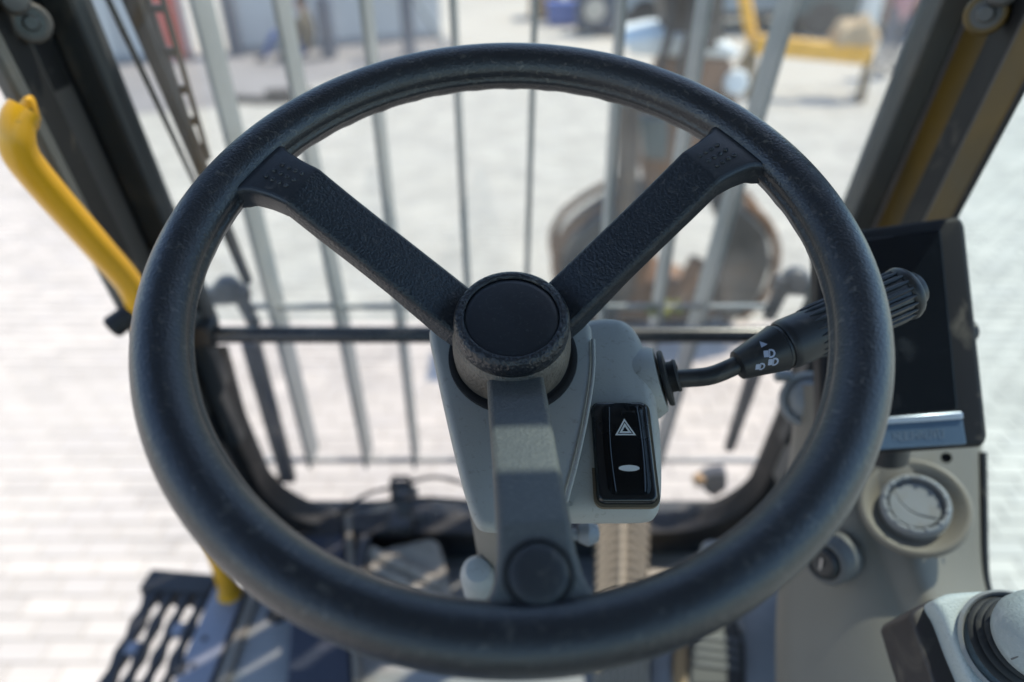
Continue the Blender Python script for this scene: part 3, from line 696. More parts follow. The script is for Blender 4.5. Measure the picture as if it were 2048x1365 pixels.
for px, py, m in ((548, 968, 'tan'), (556, 990, 'tan'), (1398, 962, 'tan')):
    q = gpt(px, py, -.02); b = BM(); lathe(b, [(0, .012), (.010, .010), (.013, .002), (.013, -.012), (0, -.014)], q, (0, -1, .3), 16); obj('orange_bolt', b, M['tan'], gd)
q = gpt(1430, 972, -.02); b = BM(); slab(b, [q + Vector(p) for p in ((-.035, 0, .02), (-.005, 0, .035), (.02, 0, .04), (.03, 0, -.01), (.005, 0, -.04), (-.02, 0, -.02))], (0, .03, 0)); obj('hinge', b, M['bardk'], gd, bevel=.005)
# yellow green clump of small balls on the guard rail
b = BM(); q = gpt(1330, 628, .03)
for k in range(60):
    c = q + Vector((random.gauss(0, .022), random.gauss(0, .012), .006 + abs(random.gauss(0, .006))))
    r = bmesh.ops.create_icosphere(b, subdivisions=1, radius=random.uniform(.003, .007)); bmesh.ops.translate(b, verts=r['verts'], vec=c)
tag(obj('green_clump', b, M['clumpgreen']), 'small yellow green clump lying on the middle guard rail', 'moss')

# ------------------------------------------------------------------ wiper outside the left of the windscreen
wo = .045
wp = thing('wiper', win(420, 330, wo), 'dark windscreen wiper with slotted arm at the left of the glass', 'wiper')
def wstrip(name, a0, a1, b0, b1, thick=.012, m='post', off=wo):
    b = BM(); slab(b, [win(*a0, off), win(*a1, off), win(*b1, off), win(*b0, off)], (0, thick, 0)); return obj(name, b, M[m], wp, bevel=.0015)
wstrip('blade', (237, -10), (272, -10), (485, 567), (500, 571), .016, 'post')
wstrip('parallel_rod', (203, -10), (215, -10), (386, 372), (394, 372), .006, 'tube')
# slotted arm: two flanges and the webs between the slots
arm = [(283, -10), (296, -10), (309, -10), (322, -10)]; arm2 = [(398, 322), (404, 322), (412, 322), (419, 322)]
wstrip('arm_flange', (280, -10), (292, -10), (396, 322), (402, 322), .01, 'post', wo + .02)
wstrip('arm_flange', (315, -10), (322, -10), (412, 322), (419, 322), .01, 'post', wo + .02)
def lerp2(a, b, t): return (a[0] + (b[0] - a[0]) * t, a[1] + (b[1] - a[1]) * t)
for t0, t1 in ((.06, .11), (.32, .375), (.55, .60), (.74, .79), (.9, 1.0)):
    wstrip('arm_web', lerp2((288, -10), (400, 322), t0), lerp2((318, -10), (414, 322), t0), lerp2((288, -10), (400, 322), t1), lerp2((318, -10), (414, 322), t1), .008, 'post', wo + .021)

# ------------------------------------------------------------------ yellow grab rail by the open door
hx = -.57
hr = thing('grab_rail', atX(460, 1180, hx), 'bent yellow grab rail beside the open left doorway', 'grab rail')
pts = [atX(x, y, X) for x, y, X in ((50, 218, -.440), (37, 240, -.445), (33, 274, -.449), (39, 304, -.452), (58, 334, -.453), (113, 400, -.453), (201, 500, -.453), (262, 574, -.455), (292, 648, -.465), (334, 775, -.50), (462, 1188, hx))]
pp = spline(pts, 7)
b = BM(); tube(b, pp, [.0142 + .0012 * min(1, i / 20) + .005 * max(0, (i - 52) / 18) for i in range(len(pp))], 22); obj('tube', b, M['yellow'], hr)
b = BM(); slab(b, [win(x, y, -.140) for x, y in ((36, 204), (50, 192), (60, 206), (71, 244), (68, 262), (52, 284), (36, 282))], (0, .012, 0)); obj('mounting_tab', b, M['yellow'], hr, bevel=.004, seg=3)
b = BM(); lathe(b, [(0, .004), (.0035, .0035), (.004, 0), (.006, 0)], win(54, 226, -.141), (0, -1, .2), 14); obj('bolt', b, M['tube'], hr)
b = BM(); lathe(b, [(.025, 0), (.025, .008), (.022, .012), (.021, .02)], atX(462, 1190, hx), (0, 0, 1), 24); obj('foot_flange', b, M['yellow'], hr)
q = atX(222, 658, -.49); b = BM(); lathe(b, [(0, 0), (.012, 0), (.0145, .003), (.0135, .022), (.010, .045), (0, .045)], q, (.75, .5, .45), 20)
bs = obj('bump_stop', b, M['rubber'], hr)

# ------------------------------------------------------------------ step outside the door
SZ = FZ
st = thing('step', EYE + Vector((-.66, .7, SZ)), 'black serrated step grating beyond the left door sill', 'step')
pa, pb, pc, pdn = atZ(428, 1172, SZ), atZ(492, 1182, SZ), atZ(432, 1368, SZ), atZ(342, 1368, SZ)
b = BM(); x0, x1 = pa.x, pb.x - .003
box(b, Vector(((x0 + x1) / 2, pa.y - .55, EYE.z + SZ - .03)), (x1 - x0, 1.1, .06)); obj('edge_plate', b, M['plate'], st, bevel=.003)
for k in range(9):
    b = BM(); lathe(b, [(0, .004), (.005, .003), (.006, 0)], Vector((x0 + .024, pa.y - .12 - k * .055, EYE.z + SZ)), (0, 0, 1), 10); obj('rivet', b, M['bardk'], st)
yf = atZ(308, 1160, SZ).y; xo = atZ(308, 1160, SZ).x
nb = 4; gw = (x0 - xo) / 3.7
for i in range(nb + 0):
    xc = xo + gw * (i + .25); b = BM(); n = 90; hw = .0078 if i else .0115
    L_, R_ = [], []
    for k in range(n + 1):
        y = yf - .02 + (pa.y - yf) * (i / nb) - k * .009
        s = .0028 * math.sin(k * .9)
        L_.append(Vector((xc - hw - s, y, EYE.z + SZ))); R_.append(Vector((xc + hw + s, y, EYE.z + SZ)))
    va = [b.verts.new(p) for p in L_]; vb = [b.verts.new(p) for p in R_]; vc = [b.verts.new(p - Vector((0, 0, .016))) for p in R_]; vd = [b.verts.new(p - Vector((0, 0, .016))) for p in L_]
    for A, B in ((va, vb), (vb, vc), (vc, vd), (vd, va)):
        for k in range(n): b.faces.new((A[k], A[k + 1], B[k + 1], B[k]))
    obj('tread_bar', b, M['stepblk'], st, smooth=20)
for i in range(nb):
    for k in range(7):
        y = yf - .155 - k * .20 - (.10 if i % 2 else 0) + .02 * i; b = BM()
        box(b, Vector((xo + gw * (i + .25) + gw / 2, y, EYE.z + SZ - .004)), (gw - .012, .024, .016)); obj('tread_link', b, M['plate'] if (i + k) % 2 == 0 else M['stepblk'], st, bevel=.002)
b = BM(); A, B = Vector((xo - .018, yf + .0, EYE.z + SZ - .02)), Vector((x0, pa.y + .0, EYE.z + SZ - .02)); beam(b, A, B, .05, .05, up=Vector((0, 0, 1))); obj('front_edge', b, M['stepblk'], st, bevel=.004)

# ------------------------------------------------------------------ pedals
def onplane(px, py, p0, n):
    r = ray(px, py); return EYE + r * ((p0 - EYE).dot(n) / r.dot(n))
def pedal(name, label, rect, p0, nrm, m, thick=.02):
    t = thing(name, onplane(*rect[0], p0, nrm), label, 'pedal')
    pts = [onplane(x, y, p0, nrm) for x, y in rect]
    b = BM(); slab(b, pts, -nrm * thick); obj('pad', b, m, t, bevel=.006, seg=3); return t, pts
# blue-black treadle at far left
n_ = Vector((0, -.28, .96)).normalized(); p0 = EYE + Vector((-.35, 1.02, -1.075))
t, P4 = pedal('travel_pedal', 'long blue black ribbed pedal at the left of the floor', [(597, 1034), (684, 1030), (694, 1130), (706, 1372), (572, 1372), (585, 1130)], p0, n_, M['padblue'])
b = BM()
for k in range(44):
    y = 1078 + k * 7.0; f = (y - 1034) / 338
    a, c = onplane(600 - 22 * f, y + 3, p0, n_), onplane(684 + 16 * f, y - 3, p0, n_); beam(b, a + n_ * .001, c + n_ * .001, .0045, .006, up=n_)
obj('grip_ribs', b, M['padblue'], t, kind='stuff')
b = BM(); slab(b, [onplane(x, y, p0, n_) + n_ * .004 for x, y in ((597, 1032), (684, 1028), (688, 1072), (598, 1076))], -n_ * .012); obj('top_lip', b, M['rubber'], t, bevel=.004)
b = BM(); a, c = onplane(697, 1035, p0, n_), onplane(716, 1372, p0, n_); beam(b, a, c, .012, .03, up=n_); obj('side_rail', b, M['grey2'], t, bevel=.003)
# dusty brake pedal
n_ = Vector((.05, -.5, .86)).normalized(); p0 = EYE + Vector((-.2, 1.0, -1.07))
t, P4 = pedal('brake_pedal', 'dusty ribbed pedal with rounded corner left of the column', [(733, 1112), (790, 1092), (858, 1078), (876, 1084), (886, 1110), (912, 1225), (890, 1250), (735, 1215), (722, 1170)], p0, n_, M['padmetal'])
for k in range(5):
    y0 = 1092 + k * 31
    a, c = onplane(738 + max(0, 0 - k) * 10, y0 + 8, p0, n_), onplane(882 + k * 5, y0 + 78, p0, n_)
    mid = a.lerp(c, .55) + n_ * .004
    b = BM(); beam(b, a.lerp(c, .02), mid, .0185, .018, up=n_); beam(b, mid, a.lerp(c, .98), .0185, .018, up=n_); obj('rib', b, M['padmetal'], t, bevel=.003)
b = BM(); q = onplane(800, 1060, p0, n_) ; box(b, q + Vector((0, .05, .0)), (.05, .12, .03)); obj('pedal_arm', b, M['black'], t, bevel=.006)
b = BM(); q = onplane(716, 1150, p0, n_); box(b, q + Vector((0, .03, -.03)), (.03, .14, .10)); obj('pedal_bracket', b, M['black'], t, bevel=.006)
# beige chevron pedal
n_ = Vector((0, -.36, .93)).normalized(); p0 = EYE + Vector((.19, 1.0, -1.06))
t, P4 = pedal('accelerator_pedal', 'beige pedal with curved ribs right of the column', [(1192, 1032), (1302, 1030), (1300, 1100), (1296, 1225), (1294, 1372), (1186, 1372), (1190, 1225), (1190, 1100)], p0, n_, M['padgroove'], .035)
b = BM(); beam(b, onplane(1246, 1034, p0, n_) + n_ * .003, onplane(1243, 1215, p0, n_) + n_ * .003, .011, .008, up=n_); obj('spine', b, M['padbeige'], t, bevel=.003)
for k in range(11):
    y = 1046 + k * 18.5
    for s in (-1, 1):
        cx = 1246 - .02 * (y - 1034); pp = []
        for j in range(6):
            u = j / 5; pp.append(onplane(cx + s * (7 + 43 * u), y - 8 + 22 * u * u, p0, n_) + n_ * .0015)
        b = BM(); tube(b, pp, .0040, 8); obj('rib', b, M['padbeige'], t)
for k in range(8):
    b = BM(); x = 1194 + k * 14; beam(b, onplane(x, 1228, p0, n_) + n_ * .002, onplane(x - 1, 1372, p0, n_) + n_ * .002, .0085, .008, up=n_); obj('rib', b, M['padbeige'], t, bevel=.002)
# right foot rest with worn stripes
n_ = Vector((0, -.3, .95)).normalized(); p0 = EYE + Vector((.32, .80, -1.17))
t, P4 = pedal('foot_rest', 'black foot rest with worn grey stripes by the console foot', [(1384, 1240), (1470, 1228), (1492, 1290), (1492, 1375), (1376, 1375)], p0, n_, M['black'])
for k in range(4):
    b = BM(); y = 1268 + k * 18; beam(b, onplane(1388, y + 4, p0, n_) + n_ * .002, onplane(1480, y + 16, p0, n_) + n_ * .002, .010, .006, up=n_); obj('rib', b, M['greydk'], t, bevel=.002)
b = BM(); slab(b, [onplane(x, y, p0, n_) for x, y in ((1350, 1262), (1376, 1250), (1374, 1375), (1346, 1375))], -n_ * .014)
tag(obj('tan_strap', b, M['tan'], bevel=.003), 'tan strip lying on the floor left of the black foot rest', 'strap')
b = BM(); slab(b, [onplane(x, y, p0, n_) for x, y in ((1300, 1240), (1344, 1240), (1340, 1375), (1300, 1375))], -n_ * .02)
tag(obj('grey_floor_block', b, M['ventgrey'], bevel=.004), 'plain grey floor block between beige pedal and tan strip', 'block')
# cables on a clip above the sill
q0 = D(806, 1040, 1.36); t = thing('cable_clip', q0, 'black cable clip standing on the sill left of the column', 'clip')
b = BM(); dpx = lambda x, y: D(x, y, 1.36)
slab(b, [dpx(*p) for p in ((781, 1000), (826, 1000), (820, 1022), (824, 1036), (792, 1036), (794, 1022))], (0, .02, 0)); obj('clip_base', b, M['black'], t, bevel=.003)
b = BM(); tube(b, [dpx(*p) for p in ((786, 1002), (783, 960), (790, 955), (815, 955), (821, 960), (822, 1002))], .0042, 8); obj('clip_loop', b, M['black'], t)
b = BM(); slab(b, [dpx(*p) for p in ((782, 972), (824, 972), (824, 980), (782, 980))], (0, .015, 0)); obj('clip_bar', b, M['black'], t)
b = BM(); slab(b, [dpx(*p) for p in ((800, 1030), (862, 1030), (862, 1038), (800, 1038))], (0, .04, 0)); obj('clip_foot', b, M['black'], t)
for lab, path in (('upper thin black cable running through the clip on the sill', ((672, 1035), (700, 1008), (745, 985), (785, 975), (830, 962), (870, 955), (915, 964), (960, 985))),
                  ('lower thin black cable running through the clip on the sill', ((668, 1038), (705, 1018), (755, 1006), (800, 1000), (860, 997), (930, 1002), (980, 1006)))):
    b = BM(); tube(b, spline([D(x, y, 1.34) for x, y in path], 6), .0035, 10); tag(obj('cable', b, M['rubber']), lab, 'cable')

# ================================================================== STEERING COLUMN (in the wheel's frame)
CO = .38
col = thing('steering_column', WPOS - wn * CO, 'grey plastic steering column cover behind the wheel hub', 'steering column', rot=WMAT)
def K(px, py, h): p = W(px, py, h); return Vector((p.x, p.y, p.z + CO))
NZ = Vector((0, 0, 1))
# right pod
hp = -.092
pod_px = ((1105, 700), (1135, 645), (1180, 628), (1215, 624), (1250, 629), (1276, 650), (1294, 685), (1308, 735), (1320, 800), (1328, 870), (1330, 940), (1328, 990), (1320, 1016), (1298, 1031), (1220, 1033), (1140, 1033), (1105, 1030), (1098, 960), (1098, 830))
b = BM(); pillow(b, spline([K(x, y, hp) for x, y in pod_px], 4, closed=True), NZ, .013, .055, .002, 6, lean=Vector((0, .034, 0))); obj('switch_pod', b, M['grey'], col, True, smooth=60)
# shield round the hub
ht = -.079
sh_px = ((858, 672), (862, 650), (900, 628), (1020, 612), (1140, 628), (1178, 642), (1186, 672), (1186, 740), (1172, 830), (1152, 920), (1128, 1005), (1112, 1040), (1080, 1056), (1030, 1060), (985, 1060), (960, 1055), (946, 1036), (930, 990), (908, 905), (884, 800), (866, 715))
b = BM(); pillow(b, spline([K(x, y, ht) for x, y in sh_px], 4, closed=True), NZ, .0055, .05, 0, 5, lean=Vector((0, .026, 0))); obj('column_cover', b, M['grey'], col, True, smooth=60)
# dark socket the hub turns in
hc = K(1026, 712, ht + .0008)
b = BM(); lathe(b, [(.0375, -.03), (.0375, .0012), (.0392, .0016), (.0412, .0012), (.0416, -.004)], hc, NZ, 56, cap=False)
lathe(b, [(0, .0003), (.0395, .0004)], hc, NZ, 56, cap=False); obj('hub_socket', b, M['rubber'], col, True)
# crest line where the cover meets the pod
b = BM(); tube(b, spline([K(x, y, ht + .0) for x, y in ((1186, 680), (1186, 745), (1173, 832), (1154, 920), (1132, 1004))], 6), .0014, 10); obj('crest', b, M['grey'], col, True)
# post below
b = BM(); tube(b, [Vector((.008, -.045, CO - .12)), Vector((.008, -.045, .06)), Vector((.008, -.04, 0))], [.043, .040, .040], 26); obj('column_post', b, M['grey2'], col, True)
b = BM(); q = K(957, 1150, -.30); lathe(b, [(.0155, -.09), (.0155, .0), (.0145, .008), (.010, .014), (0, .016)], q, NZ, 22, cap=False); obj('tilt_knob', b, M['grey'], col, True)
b = BM(); tube(b, [K(1128, 1070, -.26), K(1168, 1070, -.26)], .0048, 12); lathe(b, [(0, -.010), (.007, -.008), (.0105, 0), (.007, .008), (0, .010)], K(1176, 1067, -.26), (1, 0, 0), 18); obj('release_lever', b, M['ventgrey'], col, True)
# hazard switch
hs = hp + .0022
def Kp(u, v, px0=(1186, 808), px1=(1304, 1008)): return u, v
A, B = K(1186, 808, hs), K(1304, 1007, hs)
bx0, bx1, by0, by1 = K(1184, 905, hs).x + .001, K(1305, 905, hs).x, K(1245, 1008, hs).y, K(1245, 808, hs).y
b = BM(); pillow(b, [Vector((x, y, hs + CO + .0035)) for x, y in rrect(bx0, by0, bx1, by1, .005)], NZ, .0028, .006, 0, 4); sw = obj('hazard_switch', b, M['gloss'], col, True, smooth=60)
b = BM(); slab(b, [Vector((x, y, hs + CO - .0012)) for x, y in rrect(bx0 - .0016, by0 - .0018, bx1 + .0016, by1 + .0016, .006)], (0, 0, -.003)); obj('grime_line', b, M['dirtrim'], col, True)
cx, cy = (bx0 + bx1) / 2 + .0012, (by0 + by1) / 2 - .0005; rw, rh = (bx1 - bx0) * .355, (by1 - by0) * .435
b = BM(); rows = []
for j in range(25):
    v = -1 + 2 * j / 24; row = []
    bul = 1 + .04 * (1 - v * v)
    for i in range(15):
        u = -1 + 2 * i / 14
        z = .0062 + .0014 * (v * v) * (1 if v > 0 else -.4) - .0022 * (abs(u) ** 8) - .0022 * (abs(v) ** 14)
        x = cx + u * rw * bul; y = cy + v * rh + (.0025 * (1 - u * u) * (1 if v > .9 else 0))
        row.append(Vector((x, y, hs + CO + z)))
    rows.append(row)
V = grid(b, rows); bmesh.ops.solidify(b, geom=b.faces[:], thickness=.003); rk = obj('rocker', b, M['gloss'], sw, True, smooth=60)
def topz(x, y):
    u, v = (x - cx) / rw, (y - cy) / rh; return hs + CO + .0062 + .0014 * v * v * (1 if v > 0 else -.4) - .0022 * abs(u) ** 8 + .00025
def ring_poly(b, outer, inner):
    n = len(outer)
    a = [b.verts.new((x, y, topz(x, y))) for x, y in outer]; c = [b.verts.new((x, y, topz(x, y))) for x, y in inner]
    for i in range(n): b.faces.new((a[i], a[(i + 1) % n], c[(i + 1) % n], c[i]))
tx, ty = cx + .0002, cy + .0120
def tri(s, off=0): return [(tx + s * math.sin(R(a)), ty + s * 1.0 * math.cos(R(a))) for a in (0, 120, 240)]
b = BM(); ring_poly(b, tri(.0073), tri(.0055)); ring_poly(b, tri(.0044), tri(.0021)); obj('warning_triangle', b, M['white'], sw, True)
ex, ey = cx + .0004, cy - .0128
b = BM(); vsx = [b.verts.new((ex + .0062 * math.cos(2 * pi * k / 28), ey + .0020 * math.sin(2 * pi * k / 28), topz(ex, ey) + .0001)) for k in range(28)]; b.faces.new(vsx); obj('indicator_lens', b, M['white'], sw, True)
for s in (-1, 1):
    b = BM(); tube(b, [Vector((cx + s * rw * (.66 + .10 * (1 - v * v)), cy + v * rh, topz(cx, cy + v * rh) - .0003)) for v in [-.95 + .1 * k for k in range(20)]], .00045, 6); obj('edge_line', b, M['gloss'], sw, True)
# stalk
stk = BM(); Ax = (K(1500, 716, -.094) - K(1300, 764, -.118)).normalized(); q = K(1318, 760, -.112)
lathe(stk, [(.027, -.045), (.027, -.016), (.0255, -.006), (.022, .001), (.0, .003)], q, Ax, 40); obj('turret', stk, M['grey'], col, True, smooth=50)
b = BM(); lathe(b, [(.0185, 0), (.0195, .0015), (.0190, .0032), (.0105, .0040), (.0105, .0075), (.0115, .009), (.0105, .0105), (.0075, .0108)], q + Ax * .003, Ax, 36, cap=False); st_ = obj('indicator_stalk', b, M['rubber'], col, True)
sp_ = spline([K(1338, 759, -.108), K(1372, 757, -.105), K(1420, 752, -.102), K(1462, 736, -.098), K(1490, 722, -.096)], 6)
b = BM(); tube(b, sp_, .0062, 18); obj('stalk_rod', b, M['black'], st_, True)
a0, a1 = K(1476, 731, -.097), K(1822, 581, -.080); SX = (a1 - a0).normalized(); SL = (a1 - a0).length
cl = SL * .225
b = BM(); lathe(b, [(.0062, -.001), (.0098, 0), (.0105, .002), (.0158, cl * .93), (.0164, cl), (.0150, cl + .0015), (.0150, cl + .005)], a0, SX, 44); obj('stalk_cone', b, M['black'], st_, True)
b = BM(); lathe(b, [(.0158, cl + .0035), (.0170, cl + .005), (.0174, cl + .009), (.0170, SL * .5), (.0166, SL * .9), (.0160, SL * .93), (.0155, SL * .94), (.0, SL * .94)], a0, SX, 48); obj('stalk_barrel', b, M['black'], st_, True)
rx = (NZ - SX * NZ.dot(SX)).normalized(); ry = SX.cross(rx)
def cyl(s, ang, r): return a0 + SX * s + (rx * math.cos(ang) + ry * math.sin(ang)) * r
for k in range(20):
    ang = 2 * pi * k / 20
    b = BM(); n = 10; pp = []
    for j in range(n + 1):
        s = SL * (.40 + .53 * j / n); pp.append(cyl(s, ang, .0170))
    tube(b, pp, [.0006] + [.0018] * (n - 1) + [.0010], 8); obj('grip_rib', b, M['black'], st_, True)
b = BM(); lathe(b, [(.0165, SL * .92), (.0186, SL * .935), (.0190, SL * .955), (.0176, SL * .975), (.0128, SL * .98), (.0128, SL * 1.005), (.0116, SL * 1.03), (.0, SL * 1.03)], a0, SX, 44); obj('stalk_cap', b, M['black'], st_, True)
# printed light symbols on the cone, facing the driver
def cone_r(s): return .0105 + (.0158 - .0105) * (s - .002) / (cl * .93 - .002) + .00025
toeye = Matrix(WMAT.to_3x3()).transposed() @ (EYE - (WPOS - wn * CO + WMAT.to_3x3() @ a0))
ang0 = math.atan2(toeye.dot(ry), toeye.dot(rx))
def cpt(x, y): s = cl * .5 + x; return cyl(s, ang0 + y / cone_r(s), cone_r(s))   # x along the stalk, y round it
def sheet(b, outer, inner=None):
    a = [b.verts.new(cpt(*p)) for p in outer]
    if inner is None: b.faces.new(a); return
    c = [b.verts.new(cpt(*p)) for p in inner]; n = len(a)
    for i in range(n): b.faces.new((a[i], a[(i + 1) % n], c[(i + 1) % n], c[i]))
updir = 1 if (cpt(0, .004) - cpt(0, 0)).y > 0 else -1
b = BM()
def lamp(x, y, s, ang=-.35):
    ca, sa = math.cos(ang), math.sin(ang)
    T = lambda u, v: (x + s * (u * ca - v * sa), updir * (y + s * (u * sa + v * ca)))
    sheet(b, [T(*p) for p in ((-1.0, -.6), (-.15, -.6), (-.15, .6), (-1.0, .6))])
    o_, i_ = [], []
    for k in range(13):
        t = -pi / 2 + pi * k / 12; o_.append(T(.25 + .75 * math.cos(t), .8 * math.sin(t))); i_.append(T(.25 + .42 * math.cos(t), .47 * math.sin(t)))
    o_ += [T(-.1, .8), T(-.1, -.8)]; i_ += [T(.1, .47), T(.1, -.47)]
    sheet(b, o_, i_)
lamp(.0022, -.0012, .0036); lamp(.0028, -.0075, .0034); lamp(-.0058, -.0070, .0031)
sheet(b, [(-.0005, updir * .0045), (.0040, updir * .0050), (.0012, updir * .0095)]); obj('light_symbols', b, M['print'], st_, True, smooth=10)

# ================================================================== STEERING WHEEL
wh = thing('steering_wheel', WPOS, 'worn black three spoke steering wheel in the middle of the cab', 'steering wheel', rot=WMAT)
RR, rr = .185, .0149
b = BM(); NU, NV = 180, 60; V = []
for i in range(NU):
    th = 2 * pi * i / NU; e = Vector((math.cos(th), math.sin(th), 0)); ring = []
    for j in range(NV):
        ph = 2 * pi * j / NV; dg_ = math.degrees(ph)
        r = rr
        r += .0009 * math.exp(-((dg_ - 186) / 7) ** 2) - .0012 * math.exp(-((dg_ - 172) / 5) ** 2)     # mould seam on the inner side
        if 200 < dg_ < 300: r += .0007 * math.sin((dg_ - 200) / 100 * pi) * (math.cos(th * 24) ** 6)      # finger bumps underneath
        ring.append(b.verts.new(e * (RR + r * math.cos(ph)) + Vector((0, 0, r * math.sin(ph)))))
    V.append(ring)
for i in range(NU):
    for j in range(NV): b.faces.new((V[i][j], V[(i + 1) % NU][j], V[(i + 1) % NU][(j + 1) % NV], V[i][(j + 1) % NV]))
obj('rim', b, M['rim'], wh, True, smooth=180)
def section(wd, tk, rt=.0042, rb=.005):
    out = []
    hw = wd / 2
    for cx_, cz_, a, r_ in ((hw - rt, -rt, 0, rt), (-hw + rt, -rt, 90, rt), (-hw + rb, -tk + rb, 180, rb), (hw - rb, -tk + rb, 270, rb)):
        for k in range(6): t = R(a + 18 * k); out.append((cx_ + r_ * math.cos(t), cz_ + r_ * math.sin(t)))
    return out
def make_spoke(angle, plug=False):
    a = R(angle); e = Vector((math.cos(a), math.sin(a), 0)); tt = Vector((-math.sin(a), math.cos(a), 0))
    keys = [(.012, -.0615, .034, .020), (.036, -.0520, .034, .020), (.050, -.0440, .034, .018), (.070, -.0325, .0335, .016), (.095, -.0183, .033, .0155), (.118, -.0052, .033, .0155), (.132, .0034, .033, .0155), (.1365, .0062, .033, .016), (.1385, .0072, .033, .0165),
            (.1405, .0076, .0331, .0168), (.146, .0080, .0332, .017), (.152, .0084, .034, .017), (.158, .0087, .036, .017), (.163, .0087, .0375, .017), (.167, .0083, .0405, .0165), (.171, .0074, .045, .016), (.175, .0058, .051, .014), (.180, .0035, .058, .011)]
    b = BM(); rows = []
    for i, (rho, h, wd_, tk) in enumerate(keys):
        p0, p1 = keys[max(0, i - 1)], keys[min(len(keys) - 1, i + 1)]
        d = Vector((p1[0] - p0[0], p1[1] - p0[1])).normalized(); nr = Vector((-d.y, d.x))
        rows.append([b.verts.new(e * (rho + nr.x * z) + NZ * (h + nr.y * z) + tt * x) for x, z in section(wd_, tk)])
    n = len(rows[0])
    for i, (A, B) in enumerate(zip(rows, rows[1:])):
        for k in range(n): b.faces.new((A[k], A[(k + 1) % n], B[(k + 1) % n], B[k])).material_index = int(keys[i][0] > .137)
    b.faces.new(rows[0]); b.faces.new(rows[-1])
    s = obj('spoke', b, [M['spokedusty' if plug else 'spoke'], M['spokedusty' if plug else 'padsmooth']], wh, True, smooth=17, label='lower spoke, dusty and paler than the other two' if plug else None)
    if not plug:
        b = BM()
        for i in range(4):
            for j in (-1, 0, 1):
                rho = .1450 + i * .0047 + (.0011 * j if angle > 90 else -.0011 * j); x = j * .0062
                h = .0079 + (rho - .146) * .08
                lathe(b, [(0, .0013), (.0009, .0010), (.0015, .0003), (.0016, -.0010)], e * rho + tt * x + NZ * h, NZ, 10, cap=False)
        obj('grip_dots', b, M['hubcap'], s, True, smooth=60)
    else:
        b = BM(); c = e * .1615 + NZ * .0086
        lathe(b, [(.0150, -.002), (.0150, .0006), (.0140, .0010), (.0138, -.0012)], c, NZ, 44, cap=False); obj('plug_ring', b, M['rubber'], s, True)
        b = BM(); lathe(b, [(0, .0030), (.006, .0029), (.0095, .0025), (.0118, .0016), (.0132, 0), (.0133, -.003)], c, NZ, 44, cap=False); obj('plug', b, M['button'], s, True, smooth=60)
make_spoke(152.5); make_spoke(35.2); make_spoke(-86.1, True)
b = BM(); lathe(b, [(.0300, -.108), (.0345, -.100), (.0366, -.085), (.0372, -.068), (.0366, -.058), (.0352, -.0525), (.0338, -.0505), (.0, -.0505)], Vector(), NZ, 64); obj('hub', b, M['hubbody'], wh, True, smooth=50)
b = BM(); lathe(b, [(.0330, -.0515), (.0346, -.0490), (.0350, -.0440), (.0346, -.0390), (.0334, -.0362), (.0316, -.0352), (.0298, -.0350), (.0286, -.0354), (.0282, -.0366)], Vector(), NZ, 72, cap=False); hcap = obj('hub_cap', b, M['hubcap'], wh, True, smooth=70)
b = BM(); lathe(b, [(0, -.0358), (.014, -.0359), (.024, -.0363), (.0272, -.0367), (.0281, -.0372)], Vector(), NZ, 64, cap=False); obj('cap_disc', b, M['hubdisc'], hcap, True, smooth=60)

# ================================================================== RIGHT CONSOLE, MONITOR, ARMREST
con = thing('console', EYE + Vector((.42, .55, FZ)), 'tall grey right hand console below the monitor', 'console')
keys = [(770, (1590, .82), (1640, .76), (1800, .73), (1955, .74)), (840, (1584, .82), (1662, .75), (1800, .72), (1960, .735)), (905, (1578, .82), (1688, .735), (1800, .71), (1964, .73)), (975, (1570, .82), (1712, .725), (1810, .70), (1965, .725)), (1045, (1562, .82), (1738, .715), (1820, .695), (1966, .72)),
        (1110, (1556, .81), (1760, .705), (1830, .685), (1967, .715)), (1170, (1552, .80), (1782, .695), (1850, .675), (1972, .71)), (1230, (1549, .79), (1808, .685), (1880, .665), (1995, .70)), (1290, (1547, .78), (1832, .675), (1920, .655), (2040, .69)), (1380, (1548, .76), (1872, .66), (1960, .645), (2110, .68)), (1470, (1552, .75), (1900, .65), (2000, .635), (2150, .67))]
rows = []
for y, L_, Rg, Md, E_ in keys:
    row = [D(L_[0] + 6, y, L_[1] + .16), D(L_[0], y, L_[1] + .03)]
    cvx = [(L_[0] + (Rg[0] - L_[0]) * f, L_[1] + (Rg[1] - L_[1]) * (1 - (1 - f) ** 1.9)) for f in (.06, .16, .3, .45, .6, .75, .88, .96)]
    row += [D(x, y, d) for x, d in cvx]
    row += [D(Rg[0] + (Md[0] - Rg[0]) * f, y, Rg[1] + (Md[1] - Rg[1]) * f) for f in (.06, .4, .8)]
    row += [D(Md[0] + (E_[0] - Md[0]) * f, y, Md[1] + (E_[1] - Md[1]) * f) for f in (.1, .4, .7, .95)]
    row += [D(E_[0], y, E_[1] + .004), D(E_[0] + 2, y, E_[1] + .14)]
    rows.append(row)
b = BM(); grid(b, rows); body = obj('console_body', b, M['grey2'], con, smooth=50)
sm = body.modifiers.new('sub', 'SUBSURF'); sm.levels = 1; sm.render_levels = 2
b = BM(); pp = [D(E_[0] + 1, y, E_[1] + .004) for y, L_, Rg, Md, E_ in keys if 850 < y < 1300]; tube(b, spline(pp, 4), .0042, 10); obj('edge_seal', b, M['rubber'], con)
def nrm_at(px, py, d1, d2, d3):                                      # the face's own direction from three depths
    p, q, r_ = D(px - 60, py, d1), D(px + 60, py, d2), D(px, py + 80, d3)
    n = (q - p).cross(r_ - p).normalized()
    return n if n.dot(EYE - p) > 0 else -n
vc = D(1830, 1012, .690); vn = (nrm_at(1830, 1010, .715, .71, .672) + (EYE - vc).normalized() * 1.6).normalized()
